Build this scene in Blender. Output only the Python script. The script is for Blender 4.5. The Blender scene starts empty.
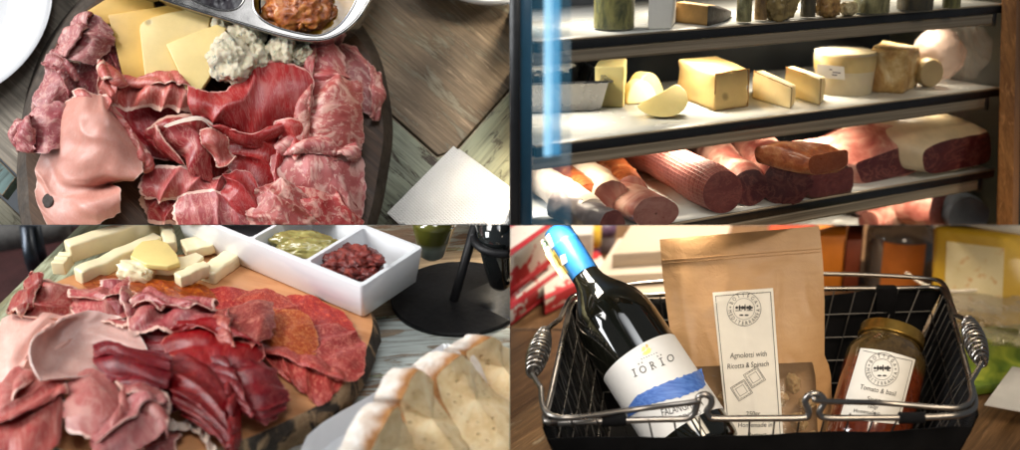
import bpy, bmesh, math, random
import numpy as np
from mathutils import Vector, Matrix, noise as mnoise
random.seed(7); mnoise.seed_set(11)
R = math.radians
scene = bpy.context.scene
COL = scene.collection
TH = 0.36                                   # half width of the view at 1 m (50 mm lens, 36 mm sensor)

def ray(px, py):
    return Vector(((px-510)/510*TH, 1.0, (225-py)/510*TH))

class Panel:
    """one of the four table-top set-ups, with its own level surface"""
    def __init__(s, origin, rot, sx, sz):
        s.M = Matrix.Translation(origin) @ rot.to_4x4()
        s.inv = s.M.inverted(); s.r3 = s.inv.to_3x3(); s.o = s.inv @ Vector((0,0,0))
        s.sx, s.sz = sx, sz
    def P(s, px, py, h=0):                  # h in millimetres over the surface
        d = s.r3 @ ray(px, py); t = (h/1000 - s.o.z)/d.z
        return s.o + d*t
    def Q(s, px, py, y):
        d = s.r3 @ ray(px, py); t = (y - s.o.y)/d.y
        return s.o + d*t
    def D(s, px, py, t):
        return s.o + (s.r3 @ ray(px, py))*t
    def local(s, w):
        return s.inv @ Vector(w)

def tilt(t, yaw=0, roll=0):
    return Matrix.Rotation(R(t), 3, 'X') @ Matrix.Rotation(R(roll), 3, 'Y') @ Matrix.Rotation(R(yaw), 3, 'Z')

P1 = Panel(ray(255,112)*1.50, tilt(75), -1, 1)
P2 = Panel(ray(535,145.5)*1.30, tilt(14.6, 32.65, .1), 1, 1)
P3 = Panel(ray(255,337)*1.36, tilt(29.5), -1, -1)
P4 = Panel(ray(765,337)*1.75, tilt(19.5), 1, -1)

BASE = {}; PAN = {}; CLOSED = set()
def props(o, label=None, cat=None, group=None, kind=None):
    if label: o['label'] = label
    if cat: o['category'] = cat
    if group: o['group'] = group
    if kind: o['kind'] = kind

def root(pn, name, base, label, cat, group=None):
    o = bpy.data.objects.new(name, None); COL.objects.link(o)
    o.empty_display_size = .02
    base = Vector(base)
    o.matrix_world = pn.M @ Matrix.Translation(base)
    BASE[o.name] = base; PAN[o.name] = pn
    props(o, label, cat, group)
    return o

class G:
    """collects geometry in a panel's own coordinates; build() links it as one mesh object"""
    def __init__(s):
        s.v = []; s.f = []; s.m = []; s.rest = []; s.rim = []
    def add(s, verts, faces, mi=0, rest=None, rim=None):
        b = len(s.v)
        for k, p in enumerate(verts):
            s.v.append(Vector(p))
            s.rest.append(tuple(rest[k]) if rest is not None else (p[0]*100, p[1]*100, p[2]*100))
            s.rim.append(float(rim[k]) if rim is not None else 0.0)
        for f in faces:
            s.f.append([b+i for i in f]); s.m.append(mi)
        return s
    def grid(s, rows, mi=0, closed=False, flip=False, rest=None):
        n = len(rows[0]); V = [p for r in rows for p in r]; F = []
        for i in range(len(rows)-1):
            for j in range(n if closed else n-1):
                a, b = i*n+j, i*n+(j+1) % n; c, d = (i+1)*n+(j+1) % n, (i+1)*n+j
                F.append([a,d,c,b] if flip else [a,b,c,d])
        return s.add(V, F, mi, rest)
    def box(s, c, size, rot=None, mi=0):
        rot = rot or Matrix.Identity(3)
        V = [Vector(c) + rot @ Vector((sx*size[0]/2, sy*size[1]/2, sz*size[2]/2)) for sx in (-1,1) for sy in (-1,1) for sz in (-1,1)]
        return s.add(V, [(0,1,3,2),(4,6,7,5),(0,4,5,1),(2,3,7,6),(0,2,6,4),(1,5,7,3)], mi)
    def hexa(s, bot, top, mi=0):
        V = list(bot)+list(top); n = len(bot)
        F = [list(range(n))[::-1], list(range(n, 2*n))] + [[i,(i+1) % n, n+(i+1) % n, n+i] for i in range(n)]
        return s.add(V, F, mi)
    def tube(s, path, r, seg=10, closed=False, mi=0):
        path = [Vector(p) for p in path]; n = len(path)
        rr = r if hasattr(r, '__len__') else [r]*n
        rings = []; up = None
        for i, p in enumerate(path):
            a = path[(i-1) % n] if (closed or i > 0) else p; b = path[(i+1) % n] if (closed or i < n-1) else p
            t = (b-a).normalized()
            if up is None:
                up = t.orthogonal().normalized()
            else:
                up = (up - t*up.dot(t)); up = up.normalized() if up.length > 1e-6 else t.orthogonal().normalized()
            w = t.cross(up)
            rings.append([p + (up*math.cos(k*2*math.pi/seg) + w*math.sin(k*2*math.pi/seg))*rr[i] for k in range(seg)])
        if closed: rings.append(rings[0])
        s.grid(rings, mi, True)
        if not closed:
            s.add(rings[0], [list(range(seg))[::-1]], mi); s.add(rings[-1], [list(range(seg))], mi)
        return s
    def lathe(s, prof, c, axis=(0,0,1), seg=48, mi=0, x=None, cap=(True, True)):
        axis = Vector(axis).normalized(); u = Vector(x).normalized() if x is not None else axis.orthogonal().normalized(); w = axis.cross(u); c = Vector(c)
        rings = [[c + axis*z + (u*math.cos(2*math.pi*k/seg) + w*math.sin(2*math.pi*k/seg))*r for k in range(seg)] for r, z in prof]
        s.grid(rings, mi, True, False)
        if cap[0]: s.add(rings[0], [list(range(seg))[::-1]], mi)
        if cap[1]: s.add(rings[-1], [list(range(seg))], mi)
        return s
    def blob(s, c, rx, ry, rz, amp=.15, fr=1.6, seed=0, sub=4, mi=0, rot=None, sq=0):
        bm = bmesh.new(); bmesh.ops.create_icosphere(bm, subdivisions=sub, radius=1)
        rot = rot or Matrix.Identity(3); V = []
        for v in bm.verts:
            p = v.co.copy()
            if sq:
                m = max(abs(p.x), abs(p.y), abs(p.z)); p = p.lerp(p/m*.8, sq)
            k = 1 + amp*mnoise.fractal(p*fr + Vector((seed*7.3, seed*3.1, seed)), .8, 2.1, 4)
            p = p*k
            V.append(Vector(c) + rot @ Vector((p.x*rx, p.y*ry, p.z*rz)))
        F = [[w.index for w in f.verts] for f in bm.faces]; bm.free()
        return s.add(V, F, mi)
    def fillpoly(s, loops, mi=0, flip=False):
        bm = bmesh.new(); ed = []
        for lp in loops:
            vs = [bm.verts.new(p) for p in lp]
            ed += [bm.edges.new((vs[i], vs[(i+1) % len(vs)])) for i in range(len(vs))]
        bmesh.ops.triangle_fill(bm, edges=ed, use_beauty=True)
        bm.verts.index_update(); bm.normal_update()
        V = [v.co.copy() for v in bm.verts]; F = []
        for f in bm.faces:
            ix = [w.index for w in f.verts]
            F.append(ix[::-1] if (f.normal.z < 0) != flip else ix)
        bm.free()
        return s.add(V, F, mi)
    def build(s, name, pn, mats, parent=None, label=None, cat=None, group=None, kind=None, bevel=0, bseg=2, angle=38, base=None, weld=True, closed=True, recalc=True):
        if parent is not None: base = BASE[parent.name]
        elif base is None:
            lo = [min(v[i] for v in s.v) for i in range(3)]; hi = [max(v[i] for v in s.v) for i in range(3)]
            base = Vector(((lo[0]+hi[0])/2, (lo[1]+hi[1])/2, lo[2]))
        base = Vector(base)
        me = bpy.data.meshes.new(name)
        me.from_pydata([tuple(v-base) for v in s.v], [], s.f)
        me.attributes.new('rest', 'FLOAT_VECTOR', 'POINT').data.foreach_set('vector', np.array(s.rest, dtype=np.float32).ravel())
        me.attributes.new('rim', 'FLOAT', 'POINT').data.foreach_set('value', np.array(s.rim, dtype=np.float32))
        me.polygons.foreach_set('material_index', s.m)
        for m in (mats if isinstance(mats, (list, tuple)) else [mats]): me.materials.append(m)
        bm = bmesh.new(); bm.from_mesh(me)
        if weld: bmesh.ops.remove_doubles(bm, verts=bm.verts, dist=1e-5)
        if recalc: bmesh.ops.recalc_face_normals(bm, faces=bm.faces)
        if bevel:
            ee = [e for e in bm.edges if len(e.link_faces) == 2 and e.calc_face_angle(0) > R(28)]
            bmesh.ops.bevel(bm, geom=ee, offset=bevel, segments=bseg, profile=.5, affect='EDGES', clamp_overlap=True)
        bm.to_mesh(me); bm.free()
        me.polygons.foreach_set('use_smooth', [True]*len(me.polygons))
        me.set_sharp_from_angle(angle=R(angle))
        o = bpy.data.objects.new(name, me); COL.objects.link(o)
        BASE[o.name] = base; PAN[o.name] = pn
        if parent is not None: o.parent = parent
        else: o.matrix_world = pn.M @ Matrix.Translation(base)
        if closed: CLOSED.add(o.name)
        props(o, label, cat, group, kind)
        return o

def cr_weights(n, ts):
    """Catmull-Rom weights of n control points at parameters ts in 0..1"""
    W = np.zeros((len(ts), n))
    for k, t in enumerate(ts):
        x = min(max(t, 0), 1)*(n-1); i = min(int(x), n-2); f = x-i
        b = [(-f**3+2*f*f-f)/2, (3*f**3-5*f*f+2)/2, (-3*f**3+4*f*f+f)/2, (f**3-f*f)/2]
        for j, w in zip((i-1, i, i+1, i+2), b):
            if j < 0: W[k,0] += 2*w; W[k,1] -= w
            elif j >= n: W[k,n-1] += 2*w; W[k,n-2] -= w
            else: W[k,j] += w
    return W

def smooth_loop(pts, per=6):
    pts = [Vector(p) for p in pts]; n = len(pts); out = []
    for i in range(n):
        p0, p1, p2, p3 = pts[i-1], pts[i], pts[(i+1) % n], pts[(i+2) % n]
        for k in range(per):
            f = k/per
            out.append(p0*((-f**3+2*f*f-f)/2) + p1*((3*f**3-5*f*f+2)/2) + p2*((-3*f**3+4*f*f+f)/2) + p3*((f**3-f*f)/2))
    return out

def smooth_path(pts, per=8):
    W = cr_weights(len(pts), np.linspace(0, 1, (len(pts)-1)*per+1))
    A = W @ np.array([tuple(p) for p in pts])
    return [Vector(p) for p in A]

def patch(pn, net, th=.9, res=66, rnd=.25, wr=1.6, wf=55, rag=1.2, rim=('u0','u1','v0','v1'), rimw=3.0, seed=0, fold=0, ff=28, grow=1.1, flat=.72, crease=.45, lift=.5, ruf=3.2, lam=None, rdir=None, over=None):
    """a thin soft slice: smooth sheet through a net of (px, py, height mm) points, with wrinkles, ragged edge and thickness"""
    A_ = np.array(net, dtype=float); mean_ = A_[...,:2].reshape(-1, 2).mean(0)
    A_[...,:2] = mean_ + (A_[...,:2]-mean_)*grow
    hm = A_[...,2].min(); A_[...,2] = hm + (A_[...,2]-hm)*flat
    hx = A_[...,2].max(); A_[...,2] += lift*(hx-A_[...,2])*.6
    rr = random.Random(seed*31+5)
    if lam is None: lam = rr.uniform(19, 36)
    if over:                                # part of the slice folded back over itself
        side, q = over
        if side[0] == 'v': A_ = A_.swapaxes(0, 1)
        if side[1] == '0': A_ = A_[::-1]
        e, i_ = A_[-1], A_[-2]; d = e-i_; z = np.zeros_like(e); z[...,2] = 1
        f1 = e + d*.10 + z*3.2; f2 = e - d*q*.45 + z*7.0; f3 = e - d*q + z*6.0
        A_ = np.concatenate([A_, f1[None], f2[None], f3[None]])
        if side[1] == '0': A_ = A_[::-1]
        if side[0] == 'v': A_ = A_.swapaxes(0, 1)
    ctrl = np.array([[tuple(pn.P(*c)) for c in r] for r in A_])
    nr, nc = ctrl.shape[:2]
    lu = np.linalg.norm(np.diff(ctrl.mean(1), axis=0), axis=1).sum(); lv = np.linalg.norm(np.diff(ctrl.mean(0), axis=0), axis=1).sum()
    k = max(lu, lv)
    nu = max(14, int(res*lu/k)); nv = max(14, int(res*lv/k))
    s_, t_ = np.meshgrid(np.linspace(-1,1,nu), np.linspace(-1,1,nv), indexing='ij')
    su = s_*np.sqrt(1-t_**2/2*rnd); tv = t_*np.sqrt(1-s_**2/2*rnd)
    # ragged outline
    for idx in np.ndindex(nu, nv):
        e = max(abs(s_[idx]), abs(t_[idx]))
        if e > .8:
            w = mnoise.noise(Vector((s_[idx]*4.5+seed*3.7, t_[idx]*4.5, seed)))*.6 + mnoise.noise(Vector((s_[idx]*13+seed, t_[idx]*13, seed*2.1)))*.4
            q = 1 - rag*.06*(w+.35)*(e-.8)/.2
            su[idx] *= q; tv[idx] *= q
    u = (su.ravel()+1)/2; v = (tv.ravel()+1)/2
    S = np.einsum('ki,kj,ijd->kd', cr_weights(nr, u), cr_weights(nc, v), ctrl)
    def normals(S):
        A = S.reshape(nu, nv, 3); du = np.gradient(A, axis=0); dv = np.gradient(A, axis=1)
        n = np.cross(du, dv); n /= np.linalg.norm(n, axis=2, keepdims=True)+1e-12
        n = n.reshape(-1, 3)
        if n[:,2].sum() < 0: n = -n
        return n
    n = normals(S)
    off = np.zeros(len(S)); wr *= .7
    rest = np.stack([u*lu*100, v*lv*100, np.full_like(u, seed*3.3)], 1)
    for i in range(len(S)):
        p = Vector((u[i]*lu*wf, v[i]*lv*wf, seed*5.1))
        q_ = Vector((u[i]*lu*wf*.62+seed*2.3, v[i]*lv*wf*.62, seed*1.7)); q_ += mnoise.noise_vector(q_*.8)*.5
        rg_ = (1-abs(mnoise.noise(q_))*2.2)
        off[i] = (mnoise.fractal(p, 1.0, 2.0, 3) + crease*1.3*max(0, rg_)**3 + (fold*math.sin(ff*(v[i]*lv*10 + .5*u[i]*lu*10) + 2*mnoise.noise(p*.4)) if fold else 0))*wr/1000
    S = S + n*off[:,None]
    if ruf:                                 # loose folds: crests sharper than valleys, leaning over a little
        an = rr.uniform(0, 3.14) if rdir is None else R(rdir); la = lam*rr.uniform(.85, 1.2)
        n = normals(S); X = u*lu*1000; Y = v*lv*1000; tx = np.gradient(S.reshape(nu,nv,3), axis=0).reshape(-1,3); tx /= np.linalg.norm(tx, axis=1, keepdims=True)+1e-12
        ty = np.cross(n, tx); dv = tx*math.cos(an)+ty*math.sin(an)
        for i in range(len(S)):
            p = Vector((X[i]/38, Y[i]/38, seed*4.1)); wv = mnoise.noise_vector(p)
            ph = (X[i]*math.cos(an)+Y[i]*math.sin(an))/la*6.283 + wv.x*4.6; am = ruf/1000*max(.12, .75+1.1*wv.y)
            S[i] += n[i]*am*(math.sin(ph)+.18*math.sin(2*ph+wv.z*3)) + dv[i]*am*.85*math.cos(ph)
    n = normals(S)
    du0, du1, dv0, dv1 = u*lu*1000, (1-u)*lu*1000, v*lv*1000, (1-v)*lv*1000
    ea = (1-np.maximum(np.abs(s_), np.abs(t_)).ravel())*min(lu, lv)*500
    dd = np.full(len(S), 1e3)
    for nm in rim:
        e = {'u0': (s_+1), 'u1': (1-s_), 'v0': (t_+1), 'v1': (1-t_)}[nm].ravel()*(lu if nm[0] == 'u' else lv)*500
        dd = np.minimum(dd, e)
    rv = np.clip(1-dd/(2*rimw), 0, 1)
    tt = th/1000*np.clip(.35 + ea/2.5, .35, 1)
    B = S - n*tt[:,None]
    V = [tuple(p) for p in S] + [tuple(p) for p in B]; N = nu*nv; F = []
    up = np.cross(S.reshape(nu,nv,3)[1,0]-S[0], S[1]-S[0])
    for i in range(nu-1):
        for j in range(nv-1):
            a, b, c, d = i*nv+j, i*nv+j+1, (i+1)*nv+j+1, (i+1)*nv+j
            F.append((a,d,c,b)); F.append((N+a,N+b,N+c,N+d))
    bd = [(0*nv+j) for j in range(nv)] + [(i*nv+nv-1) for i in range(1, nu)] + [((nu-1)*nv+j) for j in range(nv-2, -1, -1)] + [(i*nv) for i in range(nu-2, 0, -1)]
    for i in range(len(bd)):
        a, b = bd[i], bd[(i+1) % len(bd)]
        F.append((a, b, N+b, N+a))
    g = G(); g.add(V, F, 0, np.concatenate([rest, rest+np.array([0,0,.3])]), np.concatenate([rv, rv]))
    return g

def slice_(pn, name, cat, label, mat, net, group=None, **k):
    return patch(pn, net, **k).build(name, pn, mat, None, label, cat, group, angle=75, weld=False)

def text_geo(txt, size, align='CENTER'):
    cu = bpy.data.curves.new('lettering', 'FONT'); cu.body = txt; cu.size = size; cu.align_x = align; cu.resolution_u = 3
    o = bpy.data.objects.new('lettering', cu); COL.objects.link(o)
    me = o.to_mesh(); V = [v.co.copy() for v in me.vertices]; F = [list(p.vertices) for p in me.polygons]
    o.to_mesh_clear(); bpy.data.objects.remove(o); bpy.data.curves.remove(cu)
    return V, F
def put_text(g, txt, size, fn, at=(0,0), rot=0, slant=0, jit=0, sx=1, align='CENTER', mi=0):
    V, F = text_geo(txt, size, align); c, s = math.cos(rot), math.sin(rot); out = []
    for p in V:
        x = p.x*sx + p.y*slant; y = p.y
        if jit:
            y += jit*mnoise.noise(Vector((x/size*1.1, 1.7, len(txt)))); x += jit*.7*mnoise.noise(Vector((x/size*.8, y/size*1.5, 9.1)))
        out.append(fn(at[0] + x*c - y*s, at[1] + x*s + y*c))
    g.add(out, F, mi)
# ---------------------------------------------------------------- materials
class Mt:
    def __init__(s, name):
        s.m = bpy.data.materials.new(name); s.m.use_nodes = True; s.t = s.m.node_tree
        s.b = s.t.nodes['Principled BSDF']
        s._o = s._r = s._k = None
    def new(s, ty): return s.t.nodes.new('ShaderNode'+ty)
    def L(s, a, b): s.t.links.new(a, b)
    def set(s, sock, v):
        if isinstance(v, bpy.types.NodeSocket): s.L(v, sock)
        elif isinstance(v, (tuple, list)) and len(v) == 3 and sock.type == 'RGBA': sock.default_value = (*v, 1)
        else: sock.default_value = v
    def P(s, **k):
        nm = dict(base='Base Color', rough='Roughness', metal='Metallic', spec='Specular IOR Level', trans='Transmission Weight', ior='IOR', coat='Coat Weight', coatr='Coat Roughness',
                  sss='Subsurface Weight', sssr='Subsurface Radius', ssss='Subsurface Scale', normal='Normal', alpha='Alpha', emit='Emission Color', emits='Emission Strength', sheen='Sheen Weight', aniso='Anisotropic')
        for a, v in k.items(): s.set(s.b.inputs[nm[a]], v)
        return s.m
    @property
    def obj(s):
        if s._o is None: s._o = s.new('TexCoord').outputs['Object']
        return s._o
    @property
    def rest(s):
        if s._r is None:
            n = s.new('Attribute'); n.attribute_name = 'rest'; s._r = n.outputs['Vector']
        return s._r
    @property
    def rim(s):
        if s._k is None:
            n = s.new('Attribute'); n.attribute_name = 'rim'; s._k = n.outputs['Fac']
        return s._k
    def map(s, vec, rot=(0,0,0), scale=(1,1,1), loc=(0,0,0)):
        n = s.new('Mapping'); s.L(vec, n.inputs['Vector']); n.inputs['Rotation'].default_value = rot; n.inputs['Scale'].default_value = scale; n.inputs['Location'].default_value = loc
        return n.outputs[0]
    def noise(s, vec, scale, detail=4, rough=.55, dist=0, col=False):
        n = s.new('TexNoise'); s.L(vec, n.inputs['Vector']); n.inputs['Scale'].default_value = scale; n.inputs['Detail'].default_value = detail; n.inputs['Roughness'].default_value = rough; n.inputs['Distortion'].default_value = dist
        return n.outputs[1 if col else 0]
    def voro(s, vec, scale, feature='F1', out='Distance', rnd=1):
        n = s.new('TexVoronoi'); n.feature = feature; s.L(vec, n.inputs['Vector']); n.inputs['Scale'].default_value = scale
        if 'Randomness' in n.inputs: n.inputs['Randomness'].default_value = rnd
        return n.outputs[out]
    def wave(s, vec, scale, dist=2, detail=2, ds=1, dirn='X'):
        n = s.new('TexWave'); n.bands_direction = dirn; s.L(vec, n.inputs['Vector']); n.inputs['Scale'].default_value = scale; n.inputs['Distortion'].default_value = dist; n.inputs['Detail'].default_value = detail; n.inputs['Detail Scale'].default_value = ds
        return n.outputs['Fac']
    def ramp(s, fac, stops, interp='LINEAR'):
        n = s.new('ValToRGB'); s.L(fac, n.inputs[0]); e = n.color_ramp.elements; n.color_ramp.interpolation = interp
        while len(e) < len(stops): e.new(.5)
        for el, (p, c) in zip(e, stops):
            el.position = p; el.color = (*c, 1) if isinstance(c, (tuple, list)) else (c, c, c, 1)
        return n.outputs[0]
    def mix(s, f, a, b, mode='MIX'):
        n = s.new('Mix'); n.data_type = 'RGBA'; n.blend_type = mode
        s.set(n.inputs[0], f); s.set(n.inputs[6], a); s.set(n.inputs[7], b)
        return n.outputs[2]
    def math(s, op, a, b=0.0, clamp=False):
        n = s.new('Math'); n.operation = op; n.use_clamp = clamp; s.set(n.inputs[0], a); s.set(n.inputs[1], b)
        return n.outputs[0]
    def bump(s, h, st=.3, d=.001, nrm=None):
        n = s.new('Bump'); n.inputs['Strength'].default_value = st; n.inputs['Distance'].default_value = d; s.L(h, n.inputs['Height'])
        if nrm is not None: s.L(nrm, n.inputs['Normal'])
        return n.outputs[0]

def vary(m, col, amt=.13):
    """each slice a little lighter or darker, redder or browner than its neighbours"""
    oi = m.new('ObjectInfo'); h = m.new('HueSaturation'); m.L(col, h.inputs['Color']); r = oi.outputs['Random']
    m.set(h.inputs['Value'], m.math('ADD', m.math('MULTIPLY', r, 2*amt), 1-amt))
    m.set(h.inputs['Saturation'], m.math('ADD', m.math('MULTIPLY', m.math('FRACT', m.math('MULTIPLY', r, 7.3)), .22), .98))
    m.set(h.inputs['Hue'], m.math('ADD', m.math('MULTIPLY', m.math('FRACT', m.math('MULTIPLY', r, 13.7)), .008), .497))
    return h.outputs['Color']

def plain(name, base, rough=.5, var=.12, scale=40, bump=.1, bscale=200, **k):
    """a material of one colour with slight mottling, uneven gloss and a fine bump"""
    m = Mt(name); n = m.noise(m.obj, scale, 4)
    dark = tuple(c*(1-var) for c in base); lite = tuple(min(1, c*(1+var)) for c in base)
    col = m.ramp(n, [(.3, dark), (.7, lite)])
    r = m.ramp(m.noise(m.obj, scale*2.3, 3), [(.3, max(.02, rough*.85)), (.7, min(1, rough*1.15))])
    m.P(base=col, rough=r, **k)
    if bump: m.P(normal=m.bump(m.noise(m.obj, bscale, 4), bump, .001))
    return m.m

def meat(name, lean, lean2, fat, streak=.5, sc=1.1, rough=.42, rimc=.55, fibre=(1, 3.2, 1), coat=.10, vein=(.56, .66), bump=.25):
    """cured or cooked meat: mottled lean, streaks of fat along the grain, a fat rim where the slice has one"""
    m = Mt(name); v = m.rest
    base = m.mix(m.ramp(m.noise(v, .55, 5, .6, .4), [(.3, 0), (.72, 1)]), lean, lean2)
    fib = m.noise(m.map(v, scale=fibre), sc*2.2, 6, .7, .6)
    base = m.mix(m.ramp(fib, [(.38, 0), (.78, .34)]), base, tuple(c*.72 for c in lean2))
    st = m.noise(m.map(v, rot=(0,0,.5), scale=(.55, 1.7, 1)), sc, 4, .6, 1.6)
    a = m.math('ABSOLUTE', m.math('SUBTRACT', st, .5))
    vein_f = m.math('MULTIPLY', m.ramp(a, [(.0, .75), (.012+.03*streak, .25), (.03+.06*streak, 0)]), min(1, streak*1.5))
    big = m.ramp(m.noise(m.map(v, scale=(.7, 1.2, 1), loc=(4,2,0)), sc*.7, 5, .6, .8), [(vein[0], 0), (vein[1], 1)])
    f = m.math('MAXIMUM', vein_f, m.math('MULTIPLY', big, streak))
    rimf = m.ramp(m.math('ADD', m.rim, m.math('MULTIPLY', m.math('SUBTRACT', m.noise(v, 2.6, 4), .5), .7)), [(rimc-.06, 0), (rimc+.08, 1)])
    f = m.math('MAXIMUM', f, rimf, True)
    col = m.mix(f, base, m.mix(m.noise(v, 3, 3), fat, tuple(c*.86 for c in fat)))
    rg = m.ramp(m.noise(v, 1.6, 4), [(.3, rough*.7), (.75, rough*1.5)])
    h = m.math('ADD', m.math('MULTIPLY', fib, .6), m.noise(v, 9, 5, .65))
    m.P(base=vary(m, col), rough=rg, spec=.38, coat=coat, coatr=.22, sss=.12, ssss=.004, sssr=(1, .35, .25), normal=m.bump(h, bump, .0012))
    return m.m

def salami(name, lean, lean2, fat, sc=2.2, amt=.5, rough=.45, coat=.08):
    m = Mt(name); v = m.rest
    w = m.noise(v, 1.4, 3, .6, 0, True)
    vv = m.mix(.25, v, w, 'ADD')
    base = m.mix(m.ramp(m.noise(v, .8, 5, .65), [(.3, 0), (.7, 1)]), lean, lean2)
    a = m.noise(vv, sc, 3, .55, 1.1); b = m.noise(vv, sc*2.6, 3, .6, .7)
    t = .62-.14*amt
    f = m.math('MAXIMUM', m.ramp(a, [(t-.03, 0), (t+.10, .85)]), m.math('MULTIPLY', m.ramp(b, [(t+.02, 0), (t+.10, 1)]), .75), True)
    rimf = m.ramp(m.math('ADD', m.rim, m.math('MULTIPLY', m.math('SUBTRACT', m.noise(v, 3, 4), .5), .6)), [(.74, 0), (.9, .5)])
    col = m.mix(f, base, m.mix(m.noise(v, 2, 3), fat, tuple(c*q for c, q in zip(fat, (.9, .72, .68)))))
    col = m.mix(rimf, col, tuple(c*.8 for c in fat))
    h = m.math('ADD', m.math('MULTIPLY', f, .7), m.noise(v, 8, 5, .65))
    m.P(base=vary(m, col), rough=m.ramp(m.noise(v, 2, 4), [(.3, rough*.7), (.7, rough*1.4)]), coat=coat, coatr=.25, sss=.12, ssss=.004, sssr=(1, .35, .25), normal=m.bump(h, .3, .0012))
    return m.m

def wood(name, c1, c2, ang=0, sc=1.0, paint=None, wear=.5, rough=.7, crack=.5, paint2=None, ax='X'):
    """plank with grain along angle ang of the surface; worn paint over it when paint is given"""
    m = Mt(name)
    v0 = m.map(m.obj, rot=(0,0,-ang))
    v = m.map(v0, scale=(4*sc, 60*sc, 20*sc))
    g1 = m.noise(v, 1.0, 8, .68, .9); g2 = m.noise(m.map(v0, scale=(10*sc, 260*sc, 60)), 1.0, 5, .7, .3)
    big = m.noise(m.map(v0, scale=(5, 16, 5)), 1.2, 5, .6)
    col = m.mix(m.ramp(g1, [(.32, 0), (.68, 1)]), c1, c2)
    col = m.mix(m.ramp(g2, [(.34, .55), (.58, 0)]), col, tuple(c*.35 for c in c1))
    col = m.mix(m.ramp(big, [(.40, .28), (.60, 0)]), col, tuple(c*.4 for c in c1))
    pale = m.noise(m.map(v0, scale=(14*sc, 150*sc, 60), loc=(3,7,1)), 1.0, 6, .75, .4)
    col = m.mix(m.ramp(pale, [(.56, 0), (.7, .6)]), col, tuple(min(1, c*1.7+.03) for c in c2))
    h = m.math('ADD', m.math('MULTIPLY', g1, .8), m.math('MULTIPLY', g2, crack))
    rr = rough
    if paint:
        pm = m.noise(m.map(v0, scale=(14*sc, 70*sc, 30), loc=(1.3,2,0)), 1.0, 9, .72, .8)
        mask = m.ramp(pm, [(wear-.03, 0), (wear+.03, 1)])
        pc = m.mix(m.noise(m.map(v0, scale=(20, 60, 20)), 1.0, 5), paint, paint2 or tuple(c*.75 for c in paint))
        pc = m.mix(m.ramp(g2, [(.36, .5), (.52, 0)]), pc, tuple(c*.5 for c in c1))
        col = m.mix(mask, col, pc); h = m.math('ADD', h, m.math('MULTIPLY', mask, .6)); rr = rough*.85
    m.P(base=col, rough=m.ramp(g1, [(.3, rr*.85), (.7, min(1, rr*1.15))]), spec=.35, normal=m.bump(h, .55, .0022))
    return m.m

def cheese_mat(name, base, rind=None, holes=0, rough=.42, var=.1):
    m = Mt(name); n = m.noise(m.obj, 30, 4, .6)
    col = m.ramp(n, [(.3, tuple(c*(1-var) for c in base)), (.7, tuple(min(1, c*(1+var*.5)) for c in base))])
    col = m.mix(m.ramp(m.noise(m.obj, 260, 3), [(.6, 0), (.75, .25)]), col, tuple(c*.8 for c in base))
    h = m.noise(m.obj, 170, 5, .65)
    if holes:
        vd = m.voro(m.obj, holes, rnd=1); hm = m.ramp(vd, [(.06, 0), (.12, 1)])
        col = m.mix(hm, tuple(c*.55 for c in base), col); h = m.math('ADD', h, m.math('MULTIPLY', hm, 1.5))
    m.P(base=col, rough=rough, sss=.2, ssss=.006, sssr=(1, .7, .35), coat=.12, coatr=.3, normal=m.bump(h, .22, .001))
    return m.m

def metal(name, base=(.6,.6,.6), rough=.25, brushed=None):
    m = Mt(name)
    v = m.map(m.obj, scale=brushed or (60,60,60)); n = m.noise(v, 1.0, 5, .6)
    m.P(base=m.ramp(n, [(.3, tuple(c*.82 for c in base)), (.7, base)]), metal=1.0, rough=m.ramp(n, [(.25, rough*.7), (.75, rough*1.3)]), normal=m.bump(n, .06, .0005))
    return m.m

M = {}
M['ham'] = meat('cooked_ham_meat', (.55,.265,.225), (.63,.345,.295), (.74,.53,.46), .22, .8, .44, .85, bump=.22)
M['mort'] = meat('pale_ham_meat', (.62,.34,.285), (.72,.45,.385), (.78,.62,.55), .28, .7, .44, .9, bump=.16)
M['pros'] = meat('prosciutto_meat', (.24,.026,.034), (.38,.085,.082), (.72,.44,.36), .38, .9, .36, .5)
M['pros2'] = meat('pink_prosciutto_meat', (.35,.080,.082), (.47,.165,.150), (.74,.48,.41), .36, .8, .38, .5)
M['crudo'] = meat('raw_ham_meat', (.31,.020,.028), (.42,.050,.050), (.70,.34,.30), .28, 1.1, .34, .66)
M['bres'] = meat('bresaola_meat', (.085,.003,.008), (.175,.011,.018), (.46,.14,.13), .34, 1.3, .33, 1.0, coat=.15, bump=.5)
M['coppa'] = salami('coppa_meat', (.33,.06,.06), (.42,.115,.105), (.66,.42,.36), .85, .66)
M['salami'] = salami('salami_meat', (.29,.070,.080), (.38,.135,.135), (.60,.38,.35), 1.6, .65)
M['salred'] = salami('red_salami_meat', (.22,.010,.013), (.33,.030,.027), (.58,.20,.15), 2.8, .6)
M['crud3'] = meat('crimson_ham_meat', (.17,.007,.014), (.27,.022,.030), (.58,.24,.22), .3, 1.2, .33, .8, coat=.15, bump=.4)
M['salor'] = salami('orange_salami_meat', (.30,.030,.012), (.42,.075,.026), (.66,.32,.18), 2.6, .7)
M['chorizo'] = salami('chorizo_meat', (.15,.014,.006), (.30,.050,.012), (.55,.18,.04), 2.4, .45, .36)
M['fat'] = meat('fat_trim', (.72,.52,.42), (.76,.60,.50), (.80,.68,.60), .2, 1.5, .4, .9)
M['chy'] = cheese_mat('yellow_cheese', (.70,.43,.095))
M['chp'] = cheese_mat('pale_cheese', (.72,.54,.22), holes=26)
M['chq'] = cheese_mat('cream_cheese_slice', (.74,.56,.22))
M['chw'] = cheese_mat('ivory_cheese', (.80,.69,.44))
M['porc'] = plain('white_porcelain', (.76,.77,.79), .12, .02, 20, .0, coat=.5, coatr=.05)
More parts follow.
